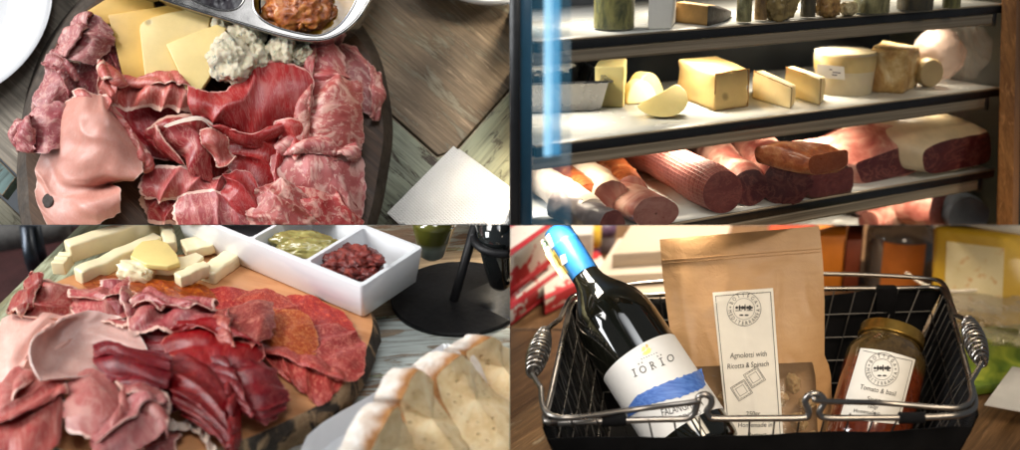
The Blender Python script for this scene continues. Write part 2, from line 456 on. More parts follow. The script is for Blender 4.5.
M['steel'] = metal('polished_steel', (.46,.44,.42), .18)
# ================================================================ top left: round dark board of meats on a plank table
def planks(pn, defs, name, z0=-18, gap=0):
    """one sheet of planks: each a slab given by its four picture corners at table height"""
    g = G(); mats = []
    for k, (cs, m) in enumerate(defs):
        q = [pn.P(x, y, 0) for x, y in cs]
        c = sum(q, Vector())/len(q)
        top = [c + (p-c)*(1-gap) for p in q]
        dz = random.uniform(-.0008, .0002)
        top = [p+Vector((0,0,dz)) for p in top]
        g.hexa([p+Vector((0,0,z0/1000)) for p in top], top, k); mats.append(m)
    return g.build(name, pn, mats, kind='structure', bevel=.0012, bseg=2, base=(0,0,0), weld=False)

# plank directions in the surface's own axes: A runs down to the right
def adir(pn, a, b):
    d = pn.P(*b, 0)-pn.P(*a, 0); return math.atan2(d.y, d.x)
a1 = adir(P1, (393,115), (439,155)); b1 = adir(P1, (510,86), (455,150))
wA = wood('brown_grey_plank', (.22,.16,.105), (.42,.32,.22), a1, 1.0, paint=(.40,.36,.27), wear=.555)
wA2 = wood('grey_plank', (.20,.17,.13), (.36,.31,.25), a1, 1.1)
wB = wood('pale_green_plank', (.075,.055,.042), (.17,.13,.10), a1, 1.0, paint=(.36,.38,.28), wear=.45)
wC = wood('moss_green_plank', (.10,.09,.06), (.20,.18,.13), b1, 1.0, paint=(.33,.35,.22), wear=.40, paint2=(.36,.36,.25))
wT = wood('teal_plank', (.08,.07,.06), (.18,.16,.12), b1, 1.0, paint=(.20,.30,.29), wear=.40)
wK = wood('cream_plank', (.14,.12,.09), (.30,.27,.20), a1, 1.0, paint=(.52,.49,.38), wear=.44)
planks(P1, [
    ([(393,115),(300,38),(205,-40),(440,-90),(600,-40),(529,66),(455,149.5),(438,155)], wA),
    ([(530,67),(620,-58),(700,40),(640,200)], wA2),
    ([(456,151),(529,68),(639,202),(600,300),(500,230),(478,178)], wC),
    ([(391.5,116),(437,156.5),(454,151),(476,180),(498,232),(440,300),(300,170),(330,60)], wB),
    ([(-40,-60),(238,-40),(298,36),(328,60),(298,168),(150,200),(60,90)], wA2),
    ([(-20,-58),(58,91),(148,201),(100,260),(18,176),(-60,98)], wA2),
    ([(-60,100),(16,177),(2,196),(-60,140)], wT),
    ([(-60,142),(1,198),(70,262),(20,300),(-60,300)], wK),
    ([(72,261),(150,203),(296,170),(438,302),(240,360),(40,320)], wA)], 'plank_tabletop', gap=.003)

# serving board with a bark rim
brown = wood('dark_board_wood', (.065,.034,.018), (.14,.075,.040), a1, .8, rough=.5)
bark = plain('dark_bark', (.050,.036,.026), .8, .5, 60, .9, 150)
out = [(388,174),(393,130),(387,84),(376,48),(352,12),(318,-18),(270,-40),(205,-48),(140,-36),(88,-8),(48,40),(27,92),(18,150),(17,187),(21,222),(36,262),(80,305),(140,330),(205,338),(270,330),(330,300),(366,250),(380,214)]
rb = root(P1, 'serving_board', P1.P(205,150,0), 'round dark wooden serving board with a rough bark rim under the sliced meats and cheese', 'serving board')
cx, cy = 205, 145
def sc_(p, k): return (cx+(p[0]-cx)*k, cy+(p[1]-cy)*k)
g = G(); ringo = smooth_loop([P1.P(*p, 0) for p in out], 5)
rt = smooth_loop([P1.P(*sc_(p, .945 + .010*math.sin(i*2.7)), 22) for i, p in enumerate(out)], 5)
rm = [a.lerp(b, .45) + Vector((0,0,.003)) + (a-b).normalized()*(.003+.003*mnoise.noise(a*60)) for a, b in zip(ringo, rt)]
g.grid([ringo, rm, rt], 0, True); g.build('bark_rim', P1, bark, rb, angle=70, closed=False)
g = G(); g.fillpoly([[p+Vector((0,0,.0006)) for p in rt]]); g.grid([[p+Vector((0,0,.0006)) for p in rt], [p-Vector((0,0,.004)) for p in rt]], 0, True); g.build('board_top', P1, brown, rb, closed=False)

# white plate, top left
def plate(pn, c, r, h, name, label, base_px):
    prof = [(.0, 4), (.55, 4), (.60, 5), (.66, 9), (.72, 13), (.80, 16.5), (.93, 20), (.985, 21.5), (1.0, 20.8), (.995, 19.4), (.93, 17), (.74, 9), (.6, 1), (.0, .5)]
    g = G(); g.lathe([(max(1e-4, a)*r, z*h/1000) for a, z in prof], c, seg=96, cap=(False, False))
    return g.build(name, pn, M['porc'], None, label, 'plate', angle=60)
pc = P1.P(-52, 8, 0)
plate(P1, pc, (P1.P(60,0,22)-P1.P(-52,4,22)).length, 1.0, 'dinner_plate', 'large round white plate with a smooth raised rim, cut by the edge beside the salami', None)

# white bowl with something yellow, top right
bc = P1.P(492,-66,0); rB = (P1.P(480,21,30)-P1.P(492,-66,30)).length
g = G(); g.lathe([(r*rB, z/1000) for r, z in [(.0001,6),(.6,6),(.74,12),(.84,22),(.91,38),(.93,44),(.95,46),(.985,46.5),(1.0,44),(.985,36),(.95,24),(.86,10),(.7,1),(.0001,0)]], bc, seg=96, cap=(False, False))
g.build('serving_bowl', P1, M['porc'], None, 'round white bowl with a broad rim on the brown planks above the napkin', 'bowl', angle=60)
oilm = plain('golden_sauce', (.42,.26,.05), .15, .2, 60, .1, coat=.4)
g = G(); g.lathe([(.0001,30.0/1000),(.5*rB,.0302),(.86*rB,.0300)], bc, seg=64, cap=(False, False))
g.build('yellow_sauce', P1, oilm, None, 'thin sliver of golden yellow sauce inside the white bowl', 'sauce', closed=False)

# folded paper napkin
nm = Mt('embossed_paper'); v = nm.map(nm.obj, rot=(0,0,R(43)), scale=(1,1,1))
gx = nm.math('ABSOLUTE', nm.math('SINE', nm.math('MULTIPLY', nm.noise(v, .01, 0), 1)))
wx = nm.wave(v, 120, 0, 0, 1, 'X'); wy = nm.wave(v, 120, 0, 0, 1, 'Y')
nm.P(base=nm.ramp(nm.noise(nm.obj, 25, 3), [(.3, (.66,.645,.62)), (.7, (.73,.715,.69))]), rough=.85, normal=nm.bump(nm.math('ADD', nm.math('MULTIPLY', wx, wy), nm.math('MULTIPLY', nm.noise(nm.obj, 500, 3), .7)), .6, .0009))
nm = nm.m
rn = root(P1, 'paper_napkin', P1.P(450,210,0), 'folded white embossed paper napkin lying on the green plank right of the board', 'napkin')
def sheet_px(pn, cs, h, th, n=24, seed=0, amp=.8):
    a, b, c, d = [pn.P(x, y, h) for x, y in cs]; rows = []
    for i in range(n):
        u = i/(n-1); r = []
        for j in range(n):
            w = j/(n-1); p = a.lerp(b, u).lerp(d.lerp(c, u), w)
            p.z += amp*.001*(mnoise.noise(Vector((u*2.2, w*2.2, seed)))+.5*mnoise.noise(Vector((u*7, w*7, seed+3))))+.0006*amp
            r.append(p)
        rows.append(r)
    g = G(); g.grid(rows); g.grid([[p-Vector((0,0,th/1000)) for p in r] for r in rows], flip=True)
    ed = [rows[0][j] for j in range(n)]+[rows[i][-1] for i in range(1,n)]+[rows[-1][j] for j in range(n-2,-1,-1)]+[rows[i][0] for i in range(n-2,0,-1)]
    g.grid([ed, [p-Vector((0,0,th/1000)) for p in ed]], 0, True)
    return g
sheet_px(P1, [(459,148.5),(393,217),(470,287),(533,204)], 2.2, 1.2, seed=1).build('lower_fold', P1, nm, rn, angle=50)
sheet_px(P1, [(453.5,146),(387,213),(462,283),(526,206)], 5.0, 1.6, seed=2).build('upper_fold', P1, nm, rn, angle=50)

# steel sauce dish with two wells
rd = root(P1, 'sauce_dish', P1.P(270,0,22), 'polished steel sauce dish with rounded corners and two wells at the top of the board', 'dish')
H = 68
rim_px = [(60,-55),(112,-20),(166,0.5),(226,19.5),(285,36.5),(316,40.5),(336,36),(352,25),(364,10),(376,-16),(386,-70),(380,-110),(220,-120),(60,-100)]
rim = smooth_loop([P1.P(*p, H) for p in rim_px], 6)
wr = smooth_loop([P1.P(*p, H) for p in [(253,0),(256,12),(266,22),(286,30),(316,35.5),(334,29),(347,16),(358,-6),(368,-50),(340,-85),(270,-80),(255,-30)]], 6)
wl = smooth_loop([P1.P(*p, H) for p in [(172,-14),(190,-2),(212,8),(228,10.5),(240,6),(246,-8),(246,-40),(220,-80),(170,-70)]], 6)
g = G(); g.fillpoly([rim, wr, wl])
lip = [p+Vector((0,0,-.002)) for p in rim]
g.grid([rim, [p+Vector((0,0,.0018)) for p in rim]], 0, True)
cen = sum(rim, Vector())/len(rim)
g.grid([rim, [p+(cen-p)*-.006+Vector((0,0,-.003)) for p in rim], [p+(cen-p)*.05-Vector((0,0,.040)) for p in rim]], 0, True)
g.build('tray', P1, M['steel'], rd, angle=40, closed=False)
gt = G(); gt.tube([p+Vector((0,0,.0012)) for p in rim], .0021, 10, True); gt.build('rolled_edge', P1, M['steel'], rd)
def well(loop, depth):
    c = sum(loop, Vector())/len(loop); rows = []
    for k, z in [(0,0),(.02,-.004),(.06,-.014),(.12,-.024),(.22,-.030),(.45,-.031)]:
        rows.append([p+(c-p)*k+Vector((0,0,z*depth)) for p in loop])
    return rows
for lp in (wr, wl):
    g = G(); rows = well(lp, 1.0); g.grid(rows, 0, True); g.add(rows[-1], [list(range(len(lp)))]); g.tube(lp, .0013, 8, True); g.build('well', P1, M['steel'], rd, closed=False, angle=50)
def level(loop, k, dz, amp, seed, n=14):
    """a lumpy sauce surface filling a well"""
    c = sum(loop, Vector())/len(loop); g = G(); rows = []
    for i in range(n+1):
        f = i/n; rows.append([])
        for p in loop:
            q = p.lerp(c, k+(1-k)*f)+Vector((0,0,dz))
            e = min(1, f*4)
            q.z += amp*e*(.6*mnoise.fractal(q*90+Vector((seed,0,0)), .8, 2, 4)+.9*abs(mnoise.noise(q*140+Vector((0,seed,0)))))
            rows[-1].append(q)
    g.grid(rows, 0, True); return g
oil = plain('orange_oil', (.48,.25,.03), .10, .25, 70, .1, coat=.6, coatr=.05)
level(wr, .10, -.017, .001, 3).build('oil_pool', P1, oil, None, 'amber oil pooled round the chutney in the steel dish', 'oil', closed=False)
chm = Mt('orange_chutney'); n = chm.noise(chm.obj, 130, 6, .65)
chm.P(base=chm.ramp(n, [(.3, (.16,.025,.004)), (.48, (.46,.11,.014)), (.66, (.62,.24,.04))]), rough=.22, coat=.5, coatr=.12, sss=.1, ssss=.004, normal=chm.bump(chm.noise(chm.obj, 260, 5, .7), .7, .002))
g = G()
cc = P1.P(298,8,H-12); c2 = P1.P(296,-30,H-12); ext = (P1.P(334,8,H)-P1.P(264,8,H)).length/2
rng = random.Random(5)
g.blob(cc, ext, ext*.75, .016, .25, 2.2, 3, 5); g.blob(c2, ext*.95, ext, .015, .2, 2.2, 4, 4)
for k in range(60):
    a = rng.uniform(0, 6.28); r_ = ext*.82*math.sqrt(rng.random()); q = cc+Vector((math.cos(a)*r_, math.sin(a)*r_*.8, .012*(1-(r_/ext)**2)))
    s_ = rng.uniform(.003,.006); g.blob(q, s_*1.3, s_*.8, s_*.8, .3, 2, k, 2, rot=Matrix.Rotation(rng.uniform(0,6.28), 3, 'Z') @ Matrix.Rotation(rng.uniform(-.6,.6), 3, 'X'))
g.build('chutney', P1, chm.m, None, 'mound of chunky orange chutney in the right well of the steel dish', 'chutney', weld=False, angle=80)
jam = plain('dark_jam', (.010,.006,.012), .3, .5, 60, .3, 120, coat=.25, coatr=.2)
level(wl, .08, -.012, .002, 9).build('dark_jam', P1, jam, None, 'glossy black jam in the left well of the steel dish', 'jam', closed=False)

# cheese slices
def cheese(pn, name, label, mat, poly, th, hs, group, bev=.0012):
    top = [pn.P(x, y, h) for (x, y), h in zip(poly, hs)]
    g = G(); g.hexa([p-Vector((0,0,th/1000)) for p in top], top)
    return g.build(name, pn, mat, None, label, 'cheese', group, bevel=bev, bseg=3)
CG = 'cheese slices fanned on the dark board'
cheese(P1, 'cheese_slice', 'deep yellow cheese slice farthest left, lying behind the other three', M['chy'], [(76,17.5),(104,0),(128,-8),(152,-8),(156,12),(132,30),(112,24),(85,22)], 7, [44]*8, CG)
cheese(P1, 'cheese_slice', 'golden yellow cheese slice with a square corner, second in the fan', M['chy'], [(107.5,14.5),(150,8),(180,3),(186,12),(166,60),(146,79),(124,82)], 7, [51,51,51,51,50,49,49], CG)
cheese(P1, 'cheese_slice', 'pale cheese slice with small eyes and a rounded corner, third in the fan', M['chp'], [(139.5,30),(140,25),(143,21.5),(152,17),(168,12.5),(186,9.5),(212,9.5),(206,40),(180,77),(145,79)], 7, [57]*10, CG)
cheese(P1, 'cheese_slice', 'cream coloured cheese slice with a sharp corner, frontmost of the fan', M['chq'], [(166,44),(192,33),(217,24),(226,28),(216,52),(213,72),(192,104),(186,92),(178,70)], 7, [64]*9, CG)
blue = Mt('blue_cheese'); bn = blue.noise(blue.obj, 90, 5, .6); bv = blue.noise(blue.obj, 55, 4, .7, 1.5)
bcol = blue.mix(blue.ramp(bv, [(.57, 0), (.64, .85)]), blue.ramp(bn, [(.3, (.66,.56,.36)), (.65, (.80,.73,.56))]), (.11,.15,.14))
bcol = blue.mix(blue.ramp(blue.noise(blue.obj, 22, 3), [(.56, 0), (.66, .55)]), bcol, (.52,.40,.16))
blue.P(base=bcol, rough=.55, sss=.15, ssss=.004, normal=blue.bump(blue.noise(blue.obj, 220, 6, .75), .9, .004)); blue = blue.m
BG = 'crumbled blue cheese on the dark board'
def lump(pn, px, py, h, rx, ry, rz, seed, label, mat=blue, group=BG, cat='blue cheese', name='blue_cheese_chunk'):
    g = G(); g.blob(pn.P(px, py, h), rx/1000, ry/1000, rz/1000, .26, 1.8, seed, 5, rot=Matrix.Rotation(seed*.9, 3, 'Z'), sq=.35)
    return g.build(name, pn, mat, None, label, cat, group, angle=50)
lump(P1, 232, 62, 62, 23, 27, 20, 1, 'biggest white chunk of blue cheese, tucked above the red ham')
lump(P1, 222, 26, 50, 15, 12, 12, 2, 'small grey-green crumb of blue cheese just under the steel dish')
lump(P1, 247, 36, 52, 20, 13, 15, 3, 'ridged blue cheese piece between the steel dish and the white chunk')
lump(P1, 258, 58, 54, 13, 19, 14, 4, 'yellowed blue cheese piece touching the right side of the white chunk')
lump(P1, 281, 52, 50, 18, 17, 15, 5, 'rounded blue cheese piece with grey veins left of the marbled slices')
lump(P1, 301, 56, 46, 13, 15, 12, 6, 'blue cheese crumb beside the marbled slices at the right of the heap')

SG = 'folded slices of cured meat on the dark board'
def s1(name, label, mat, net, cat='meat slice', **k):
    return slice_(P1, name, cat, label, M[mat], net, SG, **k)
# marbled salami, left
s1('salami_slice', 'mauve salami slice folded upright below the deep yellow cheese, topmost on the left', 'salami', [[(86,15,44),(98,17,56),(112,28,48)],[(72,34,46),(92,38,72),(113,44,52)],[(56,54,42),(78,60,62),(98,66,46)]], seed=1, over=('v0',.6), wr=2.6, th=2.2)
s1('salami_slice', 'salami slice lying flat beneath the folded ones next to the golden cheese', 'salami', [[(94,44,34),(110,40,42),(120,62,38)],[(82,62,38),(104,64,48),(122,80,38)],[(70,86,36),(92,94,42),(112,98,36)]], seed=2, wr=1.8)
s1('salami_slice', 'narrow salami slice rolled into a tube at the left edge beside the white plate', 'salami', [[(45,55,48),(60,58,66),(78,66,48)],[(42,78,44),(58,82,70),(73,90,48)],[(32,102,36),(46,112,50),(62,114,38)]], seed=3, wr=2.2, th=2.2)
s1('salami_slice', 'crumpled salami slice hanging over the bark rim at the far left', 'salami', [[(24,120,40),(44,106,54),(66,104,46)],[(20,134,42),(44,126,70),(70,124,50)],[(26,150,36),(50,150,56),(72,140,42)]], seed=4, over=('v0',.6), wr=3, th=2.4)
s1('salami_slice', 'salami slice filling the gap between the rolled tube and the pink ham', 'salami', [[(40,92,36),(64,84,48),(90,88,44)],[(34,108,40),(60,104,54),(86,104,46)],[(36,124,36),(60,126,42),(80,118,40)]], seed=5, wr=2)
# cooked ham
h = s1('ham_slice', 'large pale pink cooked ham slice draped over the left side with a dark round spot', 'ham', [
    [(68,98,50),(85,92,64),(103,97,62),(120,113,50)],
    [(53,122,38),(78,119,74),(105,122,82),(138,147,58)],
    [(43,148,32),(70,147,58),(100,150,80),(144,161,62)],
    [(37,172,30),(60,172,42),(92,174,64),(138,178,68)],
    [(36,193,30),(58,194,38),(88,187,48),(113,183,28)],
    [(41,213,30),(64,214,40),(90,203,60),(123,190,62)],
    [(52,238,28),(78,240,34),(99,224,50),(123,217,50)]], res=84, wr=1.0, wf=38, th=1.5, seed=6, rag=.8, ruf=1.2, lam=30, lift=.05, flat=1.0, crease=.7, grow=1.03)
dark = plain('dark_spot', (.030,.018,.013), .8, .2, 90, .2)
best = None
for v in h.data.vertices:                   # lay the dark spot flush on the slice
    q = BASE[h.name]+v.co; w_ = P1.M @ q; d = (510+w_.x/w_.y*510/TH-48.5)**2+(225-w_.z/w_.y*510/TH-201)**2
    if v.normal.z > .2 and (best is None or d < best[0]): best = (d, q, v.normal.copy())
g = G(); g.lathe([(.0076,-.0016),(.0075,.0012),(.0068,.0016),(.0045,.0014),(.0001,.0013)], best[1], best[2], 24, cap=(False,False)); g.build('hole_disc', P1, dark, h, closed=False)  # dark disc painted as the shade inside a hole in the slice
s1('ham_slice', 'salmon pink ham strip folded along the upper edge of the big pale ham', 'pros2', [[(70,94,52),(88,92,64),(108,102,64),(140,146,52)],[(76,98,58),(96,100,80),(118,116,78),(143,156,58)],[(84,106,50),(102,114,58),(116,128,58),(138,162,46)]], seed=8, over=('v1',.3), wr=1.4)
s1('ham_slice', 'rosy ham slice with waves lying just below the cheese fan', 'pros2', [[(103,64,46),(116,76,56),(134,82,46),(153,78,56),(172,76,58),(186,82,52)],[(101,82,50),(112,90,76),(130,94,48),(150,92,74),(172,92,78),(192,98,58)],[(106,98,42),(116,106,50),(132,110,42),(150,108,46),(172,112,52),(192,118,46)]], seed=9, over=('u0',.55), wr=1.2, res=60)
s1('ham_slice', 'small ham slice curled into a loop with a pale edge left of the cheese fan', 'pros2', [[(102,70,58),(108,66,66),(118,76,60)],[(100,84,56),(107,84,74),(117,86,66)],[(103,100,48),(110,102,56),(120,100,50)]], seed=10, wr=1)
# prosciutto, centre
s1('prosciutto_slice', 'red prosciutto slice with pale fat on its upper left, beside the pink ham', 'pros', [[(153,130,48),(166,118,60),(188,114,60),(206,120,52)],[(156,140,52),(172,136,74),(192,134,72),(209,140,54)],[(167,152,46),(184,152,66),(200,152,74),(213,162,54)],[(180,160,38),(192,170,52),(204,178,54),(215,182,44)]], seed=11, over=('v0',.6), rim=('u0','v0'), rimw=3.4)
s1('prosciutto_slice', 'orange-pink prosciutto tip folded over in the middle of the heap', 'pros2', [[(197,128,66),(210,127,76),(224,134,62)],[(204,142,68),(216,146,80),(230,148,62)],[(212,158,62),(221,164,64),(234,156,54)]], seed=12, rimw=1.6, wr=1)
s1('prosciutto_slice', 'thin rolled edge of white fat crossing above the folded prosciutto tip', 'fat', [[(165,125,66),(182,119,72),(200,117,74),(212,124,66)],[(167,128,66),(183,123,73),(200,121,75),(210,128,66)]], seed=13, wr=.5, res=40, ruf=.4)
s1('prosciutto_slice', 'greyish pink prosciutto band with fine texture running across the middle', 'pros2', [[(147,172,38),(166,166,52),(188,168,56),(208,176,54),(231,170,62)],[(143,186,42),(166,184,66),(188,184,66),(210,187,62),(237,177,60)],[(146,200,34),(166,200,42),(190,200,44),(212,198,44),(234,190,44)]], seed=14, fold=.5, ff=16, wr=1)
s1('prosciutto_slice', 'translucent fatty prosciutto piece under the greyish band near the bottom', 'pros', [[(144,196,30),(164,196,40),(186,194,44)],[(143,208,30),(164,208,44),(186,208,44)],[(148,222,28),(166,224,36),(186,224,38)]], seed=15, rimw=4)
s1('prosciutto_slice', 'red prosciutto slice with white fat seams at the bottom edge of the heap', 'pros', [[(177,198,46),(200,192,58),(224,194,58),(248,200,48)],[(175,214,48),(202,212,68),(226,214,68),(252,218,50)],[(178,238,38),(202,240,46),(228,242,46),(258,240,40)]], seed=16, wr=1.4)
s1('prosciutto_slice', 'largest bright red prosciutto slice, cupped like a bowl below the blue cheese', 'crudo', [[(190,76,64),(206,90,72),(226,90,66),(244,74,62),(276,62,58),(310,70,52)],[(189,94,74),(208,104,92),(232,100,90),(252,88,80),(280,82,72),(313,92,54)],[(195,108,66),(212,116,78),(236,116,84),(256,112,78),(282,106,64),(308,110,48)],[(204,116,48),(218,124,54),(238,134,56),(258,140,50),(284,124,46),(300,118,40)]], seed=17, over=('u1',.4), res=76, rimw=1.6, wr=1.2, ruf=2.2, lam=34)
s1('bresaola_slice', 'dark red lean slice standing below the cupped bright one in the centre', 'crudo', [[(224,120,44),(245,114,50),(268,116,50),(286,126,40)],[(225,145,46),(246,142,66),(268,142,64),(282,150,44)],[(230,170,44),(250,170,60),(266,172,56),(278,182,42)],[(236,198,40),(252,204,48),(266,206,44),(274,210,36)]], seed=18, over=('v1',.5), rimw=.8, wr=1.8)
s1('bresaola_slice', 'dark red folded slice right of the bottom prosciutto seams', 'crudo', [[(226,176,58),(238,170,68),(254,178,60)],[(224,198,54),(240,198,72),(262,202,58)],[(236,218,44),(252,220,52),(272,222,44)]], seed=19, rimw=1, wr=1.2)
s1('prosciutto_slice', 'small red curl with a thick white rim at the right of the centre', 'crudo', [[(276,122,58),(290,119,70),(305,124,58)],[(279,137,58),(293,136,72),(307,139,56)],[(286,152,50),(295,157,58),(303,150,50)]], seed=20, rimw=4, wr=.8)
# slices underneath that close the gaps
s1('ham_slice', 'shaded red slice glimpsed under the rosy waves and the folded prosciutto', 'crudo', [[(100,96,34),(140,100,36),(200,104,36)],[(110,124,34),(150,130,36),(206,132,36)],[(130,152,32),(160,160,34),(210,164,34)]], seed=71, grow=1, lift=0, ruf=1)
s1('ham_slice', 'shaded dark slice glimpsed between the greyish band and the dark red centre', 'crudo', [[(196,110,34),(240,112,36),(296,112,36)],[(190,150,34),(240,154,36),(290,156,36)],[(184,196,32),(236,200,34),(290,200,34)]], seed=72, grow=1, lift=0, ruf=1)
# coppa, right
s1('coppa_slice', 'marbled coppa slice standing behind the others along the right bark rim', 'coppa', [[(334,44,30),(354,48,34),(375,70,26)],[(340,70,30),(360,76,38),(378,92,26)],[(344,104,30),(360,110,34),(374,118,25)]], seed=21, over=('v1',.5), wr=1.6)
s1('coppa_slice', 'marbled coppa slice at the top right directly below the corner of the steel dish', 'coppa', [[(313,42,36),(330,43,44),(347,60,38)],[(305,62,40),(327,64,58),(349,78,44)],[(302,84,42),(328,84,62),(352,88,46)],[(298,102,42),(326,104,52),(354,100,44)]], seed=22, over=('v0',.5), wr=1.6)
s1('coppa_slice', 'biggest marbled coppa slice, pale with red seams at the right of the board', 'coppa', [[(310,88,50),(330,77,64),(348,80,60),(360,84,44)],[(300,108,50),(326,104,76),(348,106,66),(362,110,44)],[(298,132,48),(322,132,66),(344,132,62),(361,138,40)],[(294,156,42),(320,160,52),(342,158,48),(359,162,34)]], seed=23, over=('v0',.45), wr=1.8, th=2.2)
s1('coppa_slice', 'mauve marbled coppa slice folded over below the biggest one on the right', 'coppa', [[(278,152,48),(304,144,60),(330,148,56),(356,152,40)],[(274,172,48),(304,168,72),(334,168,64),(362,172,38)],[(280,192,44),(308,190,60),(336,190,56),(364,198,34)],[(300,210,36),(316,210,42),(340,214,42),(362,220,30)]], seed=24, over=('u0',.5), wr=2.2, th=2.2)
s1('coppa_slice', 'marbled coppa slice curling over the rim in the bottom right of the heap', 'coppa', [[(284,182,50),(310,184,62),(338,194,52),(354,206,38)],[(276,204,52),(306,206,72),(334,214,56),(360,224,34)],[(270,232,42),(302,238,52),(332,242,42),(356,242,30)]], seed=25, wr=2)
s1('coppa_slice', 'red marbled slice with small white flecks at the bottom centre right', 'coppa', [[(260,188,58),(284,181,70),(306,196,58)],[(250,206,58),(280,206,76),(312,216,58)],[(248,234,48),(280,238,56),(318,238,46)]], seed=26, wr=1.6)
# ================================================================ bottom left: live-edge board, white dish, bread and cruets
g3 = adir(P3, (300,440), (505,425))
w3a = wood('weathered_plank', (.24,.18,.13), (.46,.36,.26), g3, 1.0, paint=(.62,.68,.65), wear=.45)
w3b = wood('bare_plank', (.30,.21,.13), (.54,.42,.28), g3, 1.0)
w3c = wood('rusty_plank', (.26,.14,.08), (.46,.30,.19), g3, 1.0, paint=(.62,.66,.62), wear=.50)
w3d = wood('lime_plank', (.20,.18,.09), (.42,.40,.24), adir(P3,(0,305),(75,228)), 1.0, paint=(.46,.48,.32), wear=.47)
def row3(y0, y1, x0=110, x1=620):        # planks crossing the picture almost level
    return [(x0,y0+16),(x1,y0-6),(x1,y1-6),(x0,y1+16)]
planks(P3, [
    ([(78,226),(-15,317),(-110,480),(60,560),(235,388),(272,190),(110,194)], w3d),
    ([(272,192),(253,262),(640,236),(640,180)], w3c),
    ([(252.5,264),(244,330),(640,292),(640,237)], w3b),
    ([(243.5,332),(236,388),(640,352),(640,293)], w3a),
    ([(235.5,390),(150,470),(640,420),(640,353)], w3c),
    ([(149,472),(60,563),(640,560),(640,421)], w3a)], 'plank_surface', gap=.002, z0=-25)

# what stands beyond the table edge
floor3 = plain('dark_floor', (.030,.018,.018), .7, .3, 8, .3, 60)
g = G(); a, b = P3.P(-60,150,-420), P3.P(330,520,-420)
g.hexa([Vector((x, y, -.43)) for x, y in ((-.9,-.4),(.6,-.4),(.6,.9),(-.9,.9))], [Vector((x, y, -.42)) for x, y in ((-.9,-.4),(.6,-.4),(.6,.9),(-.9,.9))])
g.build('floor', P3, floor3, kind='structure')
rc = root(P3, 'cafe_chair', P3.P(12,300,-400), 'dark maroon chair with a blue-grey tubular frame beyond the table edge', 'chair')
mar = plain('maroon_cushion', (.060,.016,.016), .75, .2, 60, .3)
gry = plain('grey_fabric', (.17,.165,.16), .9, .25, 120, .4)
frm = metal('blue_grey_tube', (.10,.115,.14), .42)
g = G(); c = P3.P(-10,292,-170); g.box(c, (.30,.20,.05), Matrix.Rotation(R(20),3,'Z')); g.build('seat', P3, mar, rc, bevel=.018, bseg=4)
g = G(); c = P3.P(2,236,-150); g.box(c, (.17,.10,.06), Matrix.Rotation(R(20),3,'Z')); g.build('backrest', P3, gry, rc, bevel=.018, bseg=4)
g = G(); g.tube(smooth_path([P3.P(24,205,-80), P3.P(27,232,-90), P3.P(32,262,-120), P3.P(42,285,-190), P3.P(44,300,-400)]), .0085, 10); g.tube(smooth_path([P3.P(33,205,-80), P3.P(36,232,-95), P3.P(42,258,-130), P3.P(50,275,-200)]), .007, 10); g.build('frame', P3, frm, rc)
g = G(); g.lathe([(.0001,.03),(.035,.03),(.04,.02),(.04,0)], P3.P(55,236,-200), seg=32); g.build('disc', P3, plain('black_rubber', (.012,.012,.014), .5), rc)

# live-edge board
orange = Mt('orange_board_wood'); v0 = orange.map(orange.obj, rot=(0,0,.4))
r1 = orange.wave(orange.map(v0, scale=(1,1,.3)), 10, 9, 4, 1.2, 'Y'); gr = orange.noise(orange.map(v0, scale=(8,90,20)), 1, 6, .65, .5)
orange.P(base=orange.mix(orange.ramp(gr, [(.3,0),(.7,1)]), orange.ramp(r1, [(.2,(.36,.13,.040)),(.8,(.48,.20,.075))]), (.55,.27,.12)), rough=.42, coat=.15, normal=orange.bump(gr, .25, .001)); orange = orange.m
bk = Mt('board_bark'); n1 = bk.noise(bk.map(bk.obj, scale=(1,1,.5)), 34, 5, .65, .8); n2 = bk.noise(bk.obj, 120, 5, .7)
bk.P(base=bk.mix(bk.ramp(n1, [(.47,0),(.55,1)]), bk.ramp(n2, [(.3,(.020,.014,.010)),(.7,(.07,.05,.035))]), bk.ramp(n2, [(.3,(.26,.15,.075)),(.7,(.46,.31,.17))])), rough=.75, normal=bk.bump(bk.math('ADD', n1, n2), .9, .004)); bk = bk.m
HB = 34
tp = [(372,318),(368,345),(358,366),(344,385),(320,404),(288,420),(250,437),(205,452),(150,462),(90,458),(40,440),(5,415),(-12,380),(-8,345),(12,312),(45,288),(95,268),(150,258),(215,254),(270,262),(320,276),(355,294)]
rb3 = root(P3, 'serving_board', P3.P(185,370,0), 'thick orange wooden serving board with live bark edge under the meats and cheese sticks', 'serving board')
top3 = smooth_loop([P3.P(x, y, HB) for x, y in tp], 6)
c3 = sum(top3, Vector())/len(top3)
def outw(p, k, dz): return Vector((c3.x+(p.x-c3.x)*k, c3.y+(p.y-c3.y)*k, p.z+dz))
rings = []
for k, dz, am in ((1.0,0,0),(1.015,-.003,.002),(1.03,-.012,.005),(1.015,-.023,.005),(.985,-.033,.003)):
    rings.append([outw(p, k, dz) + (p-c3).normalized()*am*(mnoise.fractal(Vector((p.x*45,p.y*45,dz*60)), 1, 2, 4)) for p in top3])
g = G(); g.grid(rings, 0, True); g.build('bark_edge', P3, bk, rb3, closed=False, angle=80)
g = G(); g.fillpoly([[p+Vector((0,0,.0004)) for p in top3]]); g.grid([[p+Vector((0,0,.0004)) for p in top3], [p-Vector((0,0,.004)) for p in top3]], 0, True); g.build('board_top', P3, orange, rb3, closed=False)

